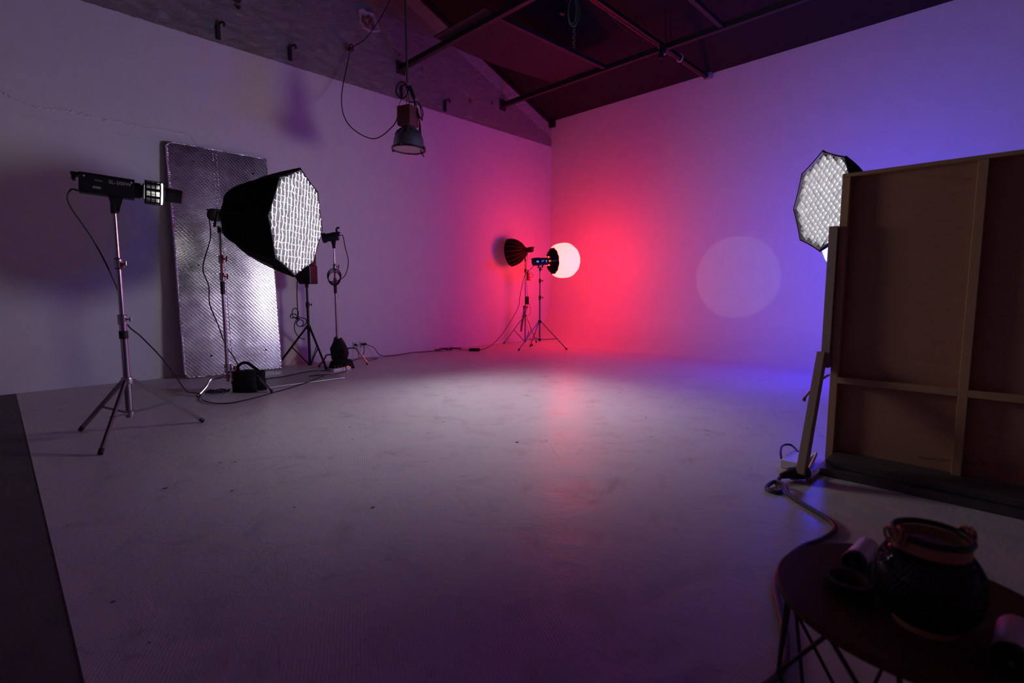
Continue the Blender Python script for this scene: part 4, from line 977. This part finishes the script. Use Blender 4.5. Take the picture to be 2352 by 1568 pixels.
bm = bm_new(); box(bm, (3.545, -.22, .022), (.29, 1.95, .042), (V((math.cos(.0), math.sin(.0), 0)), V((0, 1, 0)), V((0, 0, 1))), .003)
solo('timber_plank', bm, 'plank', 'dark grey plank flat on the floor at the foot of the flat', 'plank', (3.545, -.22, 0), 'dark planks under the flat', False)
an = -.035; bm = bm_new(); box(bm, (3.555, -.24, .066), (.25, 1.95, .042), (V((math.cos(an), math.sin(an), .0)), V((-math.sin(an), math.cos(an), 0)), V((0, 0, 1))), .003)
solo('timber_plank', bm, 'plank', 'dark grey plank lying askew on top of the lower plank', 'plank', (3.555, -.24, .045), 'dark planks under the flat', False)
# junction box with cables behind the brace
t = Thing('power_strip', 'pale blue-lit power box on the floor behind the wooden brace', 'power strip', (3.50, .90, 0))
bm = bm_new(); box(bm, (3.50, .90, .026), (.26, .13, .05), None, .006); t.part('case', bm, 'white_plastic', smooth=False)
bm = bm_new(); tube(bm, [(3.62, .93, .05), (3.68, .99, .07), (3.60, 1.02, .075), (3.45, .985, .06), (3.42, .96, .012)], .007, 6, n=5); t.part('lead', bm, 'cable')
bm = bm_new(); tube(bm, [(3.52, .84, .05), (3.50, .80, .10), (3.42, .79, .085), (3.34, .80, .03), (3.30, .81, .012)], .008, 6, n=5); t.part('lead', bm, 'white_plastic')
t = Thing('extension_plug', 'fat black rubber plug on the floor at the foot of the brace', 'plug', (3.20, .84, 0))
bm = bm_new(); cyl(bm, (3.24, .80, .045), (3.18, .85, .04), .04, .036, 14); cyl(bm, (3.18, .85, .04), (3.13, .885, .03), .028, .016, 12); t.part('body', bm, 'black')
bm = bm_new(); cyl(bm, (3.26, .785, .046), (3.24, .80, .045), .034, seg=14); t.part('face', bm, 'black_metal')
bm = bm_new(); tube(bm, [(3.13, .885, .03), (3.04, .88, .012), (2.95, .835, .012), (2.90, .85, .012), (2.93, .90, .012), (3.03, .89, .022), (3.0, .83, .03), (2.90, .77, .012), (2.78, .62, .012), (2.70, .535, .012), (2.61, .505, .012), (2.48, .525, .012), (2.33, .57, .012), (2.15, .58, .012), (1.98, .56, .012), (1.80, .49, .012), (1.66, .43, .012), (1.5, .40, .012), (1.3, .45, .012)], .011, 8, n=6)
solo('power_cable', bm, 'grey_cable', 'thick grey extension cord winding from the brace to the round table', 'cable', (2.6, .5, 0))

# ------------------------------------------------------------------ round side table and what stands on it
TC = V((1.307, .102, 0)); TR = .257; TZ = .45
t = Thing('side_table', 'small round dark wood table on black wire legs', 'table', TC)
bm = bm_new(); lathe(bm, [(TR-.008, TZ-.020), (TR, TZ-.015), (TR, TZ-.004), (TR-.004, TZ)], TC, (0, 0, 1), 64); t.part('table_top', bm, 'table_top')
NB_ = 6
def tp_(a, r, z): return TC + V((r*math.cos(a), r*math.sin(a), z))
for k in range(NB_):
    a = math.radians(128) + 2*PI*k/NB_; b = a + PI/NB_; a2 = a + 2*PI/NB_
    M1 = tp_(a, .262, .27); 
    for p, q in ((tp_(a-.12, .235, TZ-.02), M1), (tp_(a+.42, .235, TZ-.02), M1), (M1, tp_(b, .17, .012)), (tp_(a2, .262, .27), tp_(b, .17, .012)), (tp_(a+.42, .235, TZ-.02), tp_(a2, .262, .27))):
        bm = bm_new(); cyl(bm, p, q, .0045, seg=8); t.part('wire_leg', bm, 'rod')
bm = bm_new(); tube(bm, [tp_(2*PI*i/36, .17, .012) for i in range(36)], .0045, 6, True); t.part('base_ring', bm, 'rod')
bm = bm_new(); tube(bm, [tp_(2*PI*i/36, .235, TZ-.024) for i in range(36)], .0045, 6, True); t.part('top_ring', bm, 'rod')

# black mesh lantern vase
PC = V((1.236, .079, TZ)); t = Thing('mesh_lantern_vase', 'round black mesh lantern with bamboo rings and rope ears on the round table', 'lantern', PC)   # built at full size, then scaled at its base
vp = [(.062, .012), (.088, .03), (.108, .06), (.116, .095), (.112, .13), (.096, .16), (.080, .178), (.076, .186)]
sp_ = smooth_path([V((r, 0, z)) for r, z in vp], 4); NV = 56
dirs = (1, -1)
bm = bm_new()
for k in range(NV):
    for sg in dirs:
        pts = [PC + V((p.x*math.cos(2*PI*k/NV+sg*p.z*6), p.x*math.sin(2*PI*k/NV+sg*p.z*6), p.z)) for p in sp_]
        tube(bm, pts, .0011, 4)
o = t.part('mesh_wall', bm, 'wicker'); o['kind'] = 'stuff'
for i in range(2, len(sp_)-1, 3):
    p = sp_[i]; bm = bm_new(); tube(bm, [PC + V((p.x*math.cos(a), p.x*math.sin(a), p.z)) for a in [2*PI*j/40 for j in range(40)]], .0016, 5, True); t.part('hoop', bm, 'wicker')
bm = bm_new(); lathe(bm, [(p.x*.965, p.z) for p in sp_], PC, (0, 0, 1), 40, False); t.part('glass_bowl', bm, 'dark_glass')
bm = bm_new(); lathe(bm, [(.060, 0), (.068, 0), (.068, .022), (.060, .022), (.060, 0)], PC, (0, 0, 1), 40, False); t.part('bamboo_ring', bm, 'bamboo')
bm = bm_new(); lathe(bm, [(.073, .176), (.081, .176), (.081, .200), (.073, .200), (.073, .176)], PC, (0, 0, 1), 48, False); t.part('bamboo_ring', bm, 'bamboo')
bm = bm_new(); tube(bm, [PC + V((.080*math.cos(a), .080*math.sin(a), .208)) for a in [2*PI*j/40 for j in range(40)]], .007, 8, True); t.part('rim_hoop', bm, 'wicker')
for sg in (-1, 1):
    c0 = PC + Rv*(sg*.088) + V((0, 0, .202))
    for k in range(5):
        bm = bm_new(); tube(bm, [c0 + Rv*(sg*.004*k*.5) + Fv*((.016)*math.cos(a)+.004*(k-2)) + V((0, 0, .018*math.sin(a)+.004*(k % 2))) + Rv*(.008*math.sin(a+k)) for a in [2*PI*j/12 for j in range(12)]], .004, 5, True); t.part('rope_ear', bm, 'bamboo')
gc = PC + V((-.03, .0, .095)) 
bm = bm_new(); lathe(bm, [(.03, 0), (.036, .01), (.036, .11), (.033, .11)], PC+V((0, 0, .014)), (0, 0, 1), 24); t.part('candle_glass', bm, 'glass')
# bamboo mat under the neck opening
bm = bm_new(); lathe(bm, [(.07, .178), (.07, .180)], PC, (0, 0, 1), 32)
for f in list(bm.faces): pass
t.part('mesh_lid', bm, 'print')
t.e.scale = (.76, .76, .88)

t = Thing('tape_roll', 'flat roll of black gaffer tape on the round table', 'tape', (1.272, .215, TZ))
c0 = V((1.272, .215, TZ+.001))
bm = bm_new(); lathe(bm, [(.038, 0), (.050, 0), (.050, .024), (.038, .024), (.038, 0)], c0, (0, 0, 1), 40, False); t.part('tape', bm, 'tape')
bm = bm_new(); lathe(bm, [(.0355, 0), (.038, 0), (.038, .0245), (.0355, .0245), (.0355, 0)], c0, (0, 0, 1), 40, False); cr = t.part('core', bm, 'tape_core')
for k in range(8):
    a0_ = 2*PI*k/8; bm = bm_new()
    a1_ = a0_+.45; P = [(.0352*math.cos(a0_+(a1_-a0_)*i/5), .0352*math.sin(a0_+(a1_-a0_)*i/5)) for i in range(6)]
    vs = [c0+V((x, y, .004)) for x, y in P] + [c0+V((x, y, .021)) for x, y in P]; add(bm, vs, [(i, i+1, i+7, i+6) for i in range(5)])
    t.part('core_print', bm, 'core_red' if k % 2 else 'core_blue', cr)

def can(c, d, L, r, label):
    c = V(c); d, s, u = frame(d); t = Thing('film_can', label, 'canister', c - V((0, 0, r)), 'grey canisters lying on the table')
    bm = bm_new(); lathe(bm, [(r*.97, -L/2), (r, -L/2+.003), (r, L/2-.02)], c, d, 32, fr=(d, s, u)); t.part('tube', bm, 'can')
    bm = bm_new(); lathe(bm, [(r*1.02, L/2-.02), (r*1.03, L/2-.015), (r*1.03, L/2-.002), (r*.98, L/2), (r*.6, L/2-.002)], c, d, 32, fr=(d, s, u)); cp = t.part('cap', bm, 'black')
    bm = bm_new(); cyl(bm, c+d*(L/2-.002), c+d*(L/2+.0015), .004, seg=10); t.part('cap_dot', bm, 'steel', cp)
can((1.405, .215, TZ+.0245), (-.9, .08, 0), .115, .0235, 'pale grey canister with black cap lying behind the tape roll')
can((1.215, -.045, TZ+.0285), (-.98, .05, 0), .13, .0275, 'grey canister with black cap lying right of the mesh lantern')

# ------------------------------------------------------------------ things along the left wall floor
def socket(x, label, plug):
    t = Thing('wall_socket', label, 'socket', (x, YL, .168), 'white double wall sockets')
    bm = bm_new(); box(bm, (x, YL-.008, .227), (.108, .016, .095), None, .006); t.part('plate', bm, 'white_plastic', smooth=False)
    for dx in (-.024, .026):
        bm = bm_new(); lathe(bm, [(.022, 0), (.022, .003), (.019, .003), (.018, -.004)], (x+dx, YL-.016, .227), (0, -1, 0), 18, False); t.part('socket_well', bm, 'grey_box')
    for dx in plug:
        bm = bm_new(); cyl(bm, (x+dx, YL-.016, .227), (x+dx, YL-.06, .225), .019, .015, 14); cyl(bm, (x+dx, YL-.055, .225), (x+dx+.02, YL-.07, .215), .008, seg=8); t.part('plug', bm, 'black')
socket(4.094, 'white wall socket at the left of the pair on the left wall', (-.024,))
socket(4.214, 'white wall socket at the right of the pair, two black plugs in it', (-.024, .026))
def cord(name, pts, r, label, m='cable', n=6):
    bm = bm_new(); tube(bm, pts, r, 6, n=n); return solo(name, bm, m, label, 'cable', pts[len(pts)//2])
cord('power_cable', [(4.19, 7.51, .21), (4.18, 7.48, .10), (4.08, 7.42, .03), (3.9, 7.3, .012), (3.72, 7.2, .012), (3.6, 7.12, .012)], .006, 'black cable from the wall socket to the rear sandbag')
cord('power_cable', [(4.07, 7.51, .21), (4.07, 7.47, .1), (4.09, 7.42, .012), (4.3, 7.25, .012), (3.95, 7.05, .012)], .0045, 'thin grey cable dropping from the left wall socket', 'grey_cable')
cord('power_cable', [(4.26, 7.51, .21), (4.36, 7.47, .16), (4.42, 7.45, .06), (4.5, 7.42, .012), (4.62, 7.36, .012), (4.9, 7.42, .012), (5.1, 7.5, .012), (5.25, 7.47, .012), (5.4, 7.42, .012), (5.55, 7.40, .012)], .006, 'black cable running along the wall from socket to tangled coil')
pts = [V((5.55, 7.40, .012))]
for i in range(40):
    a = i*.95; pts.append(V((5.55 + .012*i + .09*math.cos(a), 7.36 + .07*math.sin(a*1.3), .014 + .03*abs(math.sin(a*.7)))))
pts += [V((6.02, 7.30, .012)), V((6.05, 7.15, .012)), V((6.05, 7.03, .02))]
cord('power_cable', pts, .0055, 'messy tangle of black cable on the floor beside the adapter', n=4)
t = Thing('power_adapter', 'black power adapter brick lying on the floor before the corner', 'power adapter', (6.11, 6.95, 0))
bm = bm_new(); box(bm, (6.11, 6.955, .026), (.19, .07, .048), (Rv, Fv, V((0, 0, 1))), .006); t.part('case', bm, 'black', smooth=False)
bm = bm_new(); cyl(bm, V((6.11, 6.955, .026))+Rv*.09, V((6.11, 6.955, .024))+Rv*.12, .01, .006, 8); cyl(bm, V((6.11, 6.955, .026))-Rv*.09, V((6.11, 6.955, .024))-Rv*.12, .01, .006, 8); t.part('strain_relief', bm, 'black')
# white power strip with red switch
t = Thing('power_strip', 'white power strip with a red switch light by the slumped sandbag', 'power strip', (3.30, 6.50, 0))
sx = V((.97, .24, 0)).normalized(); sy = V((-.24, .97, 0)).normalized()
bm = bm_new(); box(bm, (3.29, 6.53, .024), (.30, .07, .045), (sx, sy, V((0, 0, 1))), .005); t.part('case', bm, 'white_plastic', smooth=False)
for k in range(4):
    bm = bm_new(); lathe(bm, [(.019, 0), (.019, .002), (.016, .002), (.015, -.003)], V((3.29, 6.53, .0467))+sx*(-.11+.055*k), (0, 0, 1), 16, False); t.part('socket_well', bm, 'grey_box')
bm = bm_new(); box(bm, V((3.29, 6.53, .049))+sx*.125, (.02, .012, .006), (sx, sy, V((0, 0, 1)))); t.part('switch', bm, 'led', smooth=False, label='glowing red switch')
for dx in (-.11, -.055, 0):
    bm = bm_new(); cyl(bm, V((3.29, 6.53, .046))+sx*dx, V((3.29, 6.53, .09))+sx*dx, .018, .014, 12); t.part('plug', bm, 'black')
# wire rack on the floor
t = Thing('wire_rack', 'white wire shelf lying on the floor beside the foil board', 'wire rack', (2.5, 6.28, 0))
for y in (5.90, 6.66):
    bm = bm_new(); cyl(bm, (2.02, y, .014), (3.02, y, .014), .006, seg=8); t.part('rail', bm, 'wire_white')
for x in (2.02, 3.02):
    bm = bm_new(); cyl(bm, (x, 5.90, .012), (x, 6.66, .012), .005, seg=8); t.part('rail', bm, 'wire_white')
bm = bm_new(); cyl(bm, (2.04, 5.90, .022), (2.04, 6.66, .022), .0036, seg=6); w0 = t.part('wire', bm, 'wire_white')
for k in range(1, 34):
    o = w0.copy(); COL.objects.link(o); o.parent = t.e; o.location = (k*.0295, 0, 0)
for x, y in ((2.05, 5.92), (2.99, 5.92), (2.4, 6.3), (2.75, 6.35)):
    bm = bm_new(); box(bm, (x, y, .012), (.03, .025, .022), None, .004); t.part('clip', bm, 'white_plastic', smooth=False)
# cables on the floor
hb_ = a0 - ad*.19 - au*.06
cord('power_cable', [hb_, hb_-ad*.04, hb_-ad*.055+V((0, 0, -.1)), (.55, 4.80, 1.45), (.66, 4.80, 1.12), (.70, 4.80, .86), (.80, 4.90, .74), (.95, 5.10, .56), (1.12, 5.45, .34), (1.26, 5.85, .16), (1.38, 6.15, .03), (1.44, 6.2, .012), (1.46, 6.0, .012), (1.40, 5.70, .012), (1.44, 5.45, .012), (1.56, 5.36, .012), (1.77, 5.43, .012), (2.03, 5.58, .012), (2.30, 5.72, .016), (2.52, 5.82, .034), (2.72, 6.0, .034), (2.86, 6.13, .034), (2.83, 6.22, .036), (2.70, 6.2, .036), (2.86, 6.18, .036), (3.1, 6.28, .012), (3.3, 6.40, .012), (3.33, 6.50, .08)], .006, 'long black cable from the projector head across the floor to the power strip')
yb = bk_ - kd*.21
cord('power_cable', [yb, yb-kd*.03+V((0, 0, -.03)), yb-kd*.03+V((0, 0, -.25)), (1.62, 6.28, 1.35), (1.66, 6.26, 1.15), (1.66, 6.26, .95), (1.72, 6.22, .72), (1.78, 6.22, .5), (1.86, 6.20, .34), (1.90, 6.18, .2), (1.95, 6.3, .02), (2.2, 6.4, .03), (2.5, 6.42, .034), (2.75, 6.55, .034), (2.95, 6.6, .034), (3.1, 6.66, .012), (3.19, 6.6, .03), (3.185, 6.505, .09)], .006, 'black cable from the big softbox head past its stand to the power strip')
pts = []
for i in range(26):
    a = i*.8; pts.append(V((1.66, 5.98, .014)) + Rv*(.10*math.cos(a)-.05) + Fv*(.06*math.sin(a*1.2)) + V((0, 0, .012*(i % 3))))
cord('coiled_cable', pts, .005, 'loose black cable coil on the floor left of the sandbag', n=4)
# bits of dirt on the floor
rnd = random.Random(11)
for i, (x, y, s) in enumerate(((.60, 3.30, .03), (.95, 3.55, .03), (1.02, 3.50, .025), (1.95, 3.75, .02), (3.9, 2.2, .02), (2.6, 2.5, .03), (1.28, 2.25, .025), (.85, 3.0, .02))):
    bm = bm_new(); sphere(bm, (x, y, .003), s*.3, 7, 5, (1.3, .6, .3))
    for v in bm.verts: v.co += V((rnd.uniform(-1, 1), rnd.uniform(-1, 1), 0))*s*.12
    lab = ['dark speck of dirt on the floor near the chrome stand', 'left paint chip of the pair on the left floor', 'right paint chip of the pair on the left floor', 'small dark chip on the mid floor left of the light pool', 'small dark crumb on the right side of the light pool', 'crumbled dark chip in the middle of the floor', 'small dark crumb on the near floor', 'dark crumb on the floor right of the dark strip'][i]
    solo('floor_chip', bm, 'plaster' if i in (1, 2) else 'rust', lab, 'debris', (x, y, 0), 'bits of debris on the floor', False)

# unseen lamp added on the rail to make the round pool of light
tl = V((3.95, 4.05, 4.60)); tt_ = V((3.22, 3.34, 0)); td = (tt_-tl).normalized(); t1, t2, t3 = frame(td, (1, 0, 0))
t = Thing('added_spotlight', 'unseen black overhead spotlight added on the dark rail to make the floor pool', 'studio light', tl)
bm = bm_new(); lathe(bm, [(.05, -.16), (.075, -.15), (.08, .0), (.10, .02), (.16, .20), (.155, .20), (.095, .025), (.07, .0)], tl, td, 28, False, fr=(t1, t2, t3)); t.part('reflector', bm, 'black_metal')
bm = bm_new(); sphere(bm, tl, .035, 12, 8); t.part('bulb', bm, 'leak')
bm = bm_new(); bar(bm, tl + t2*.09, tl + t2*.09 + V((0, 0, .17)), .02, .006); bar(bm, tl - t2*.09, tl - t2*.09 + V((0, 0, .17)), .02, .006); bar(bm, tl + t2*.1 + V((0, 0, .165)), tl - t2*.1 + V((0, 0, .165)), .02, .006); t.part('yoke', bm, 'black_metal', smooth=False)
l = bpy.data.lights.new('added_spot_beam', 'SPOT'); l.energy = TOP_W; l.spot_size = math.radians(61); l.spot_blend = 1.0; l.shadow_soft_size = .06; l.color = (1, .87, 1)
o = bpy.data.objects.new('added_spot_beam', l); COL.objects.link(o); o.location = tl + td*.06; aim(o, td)
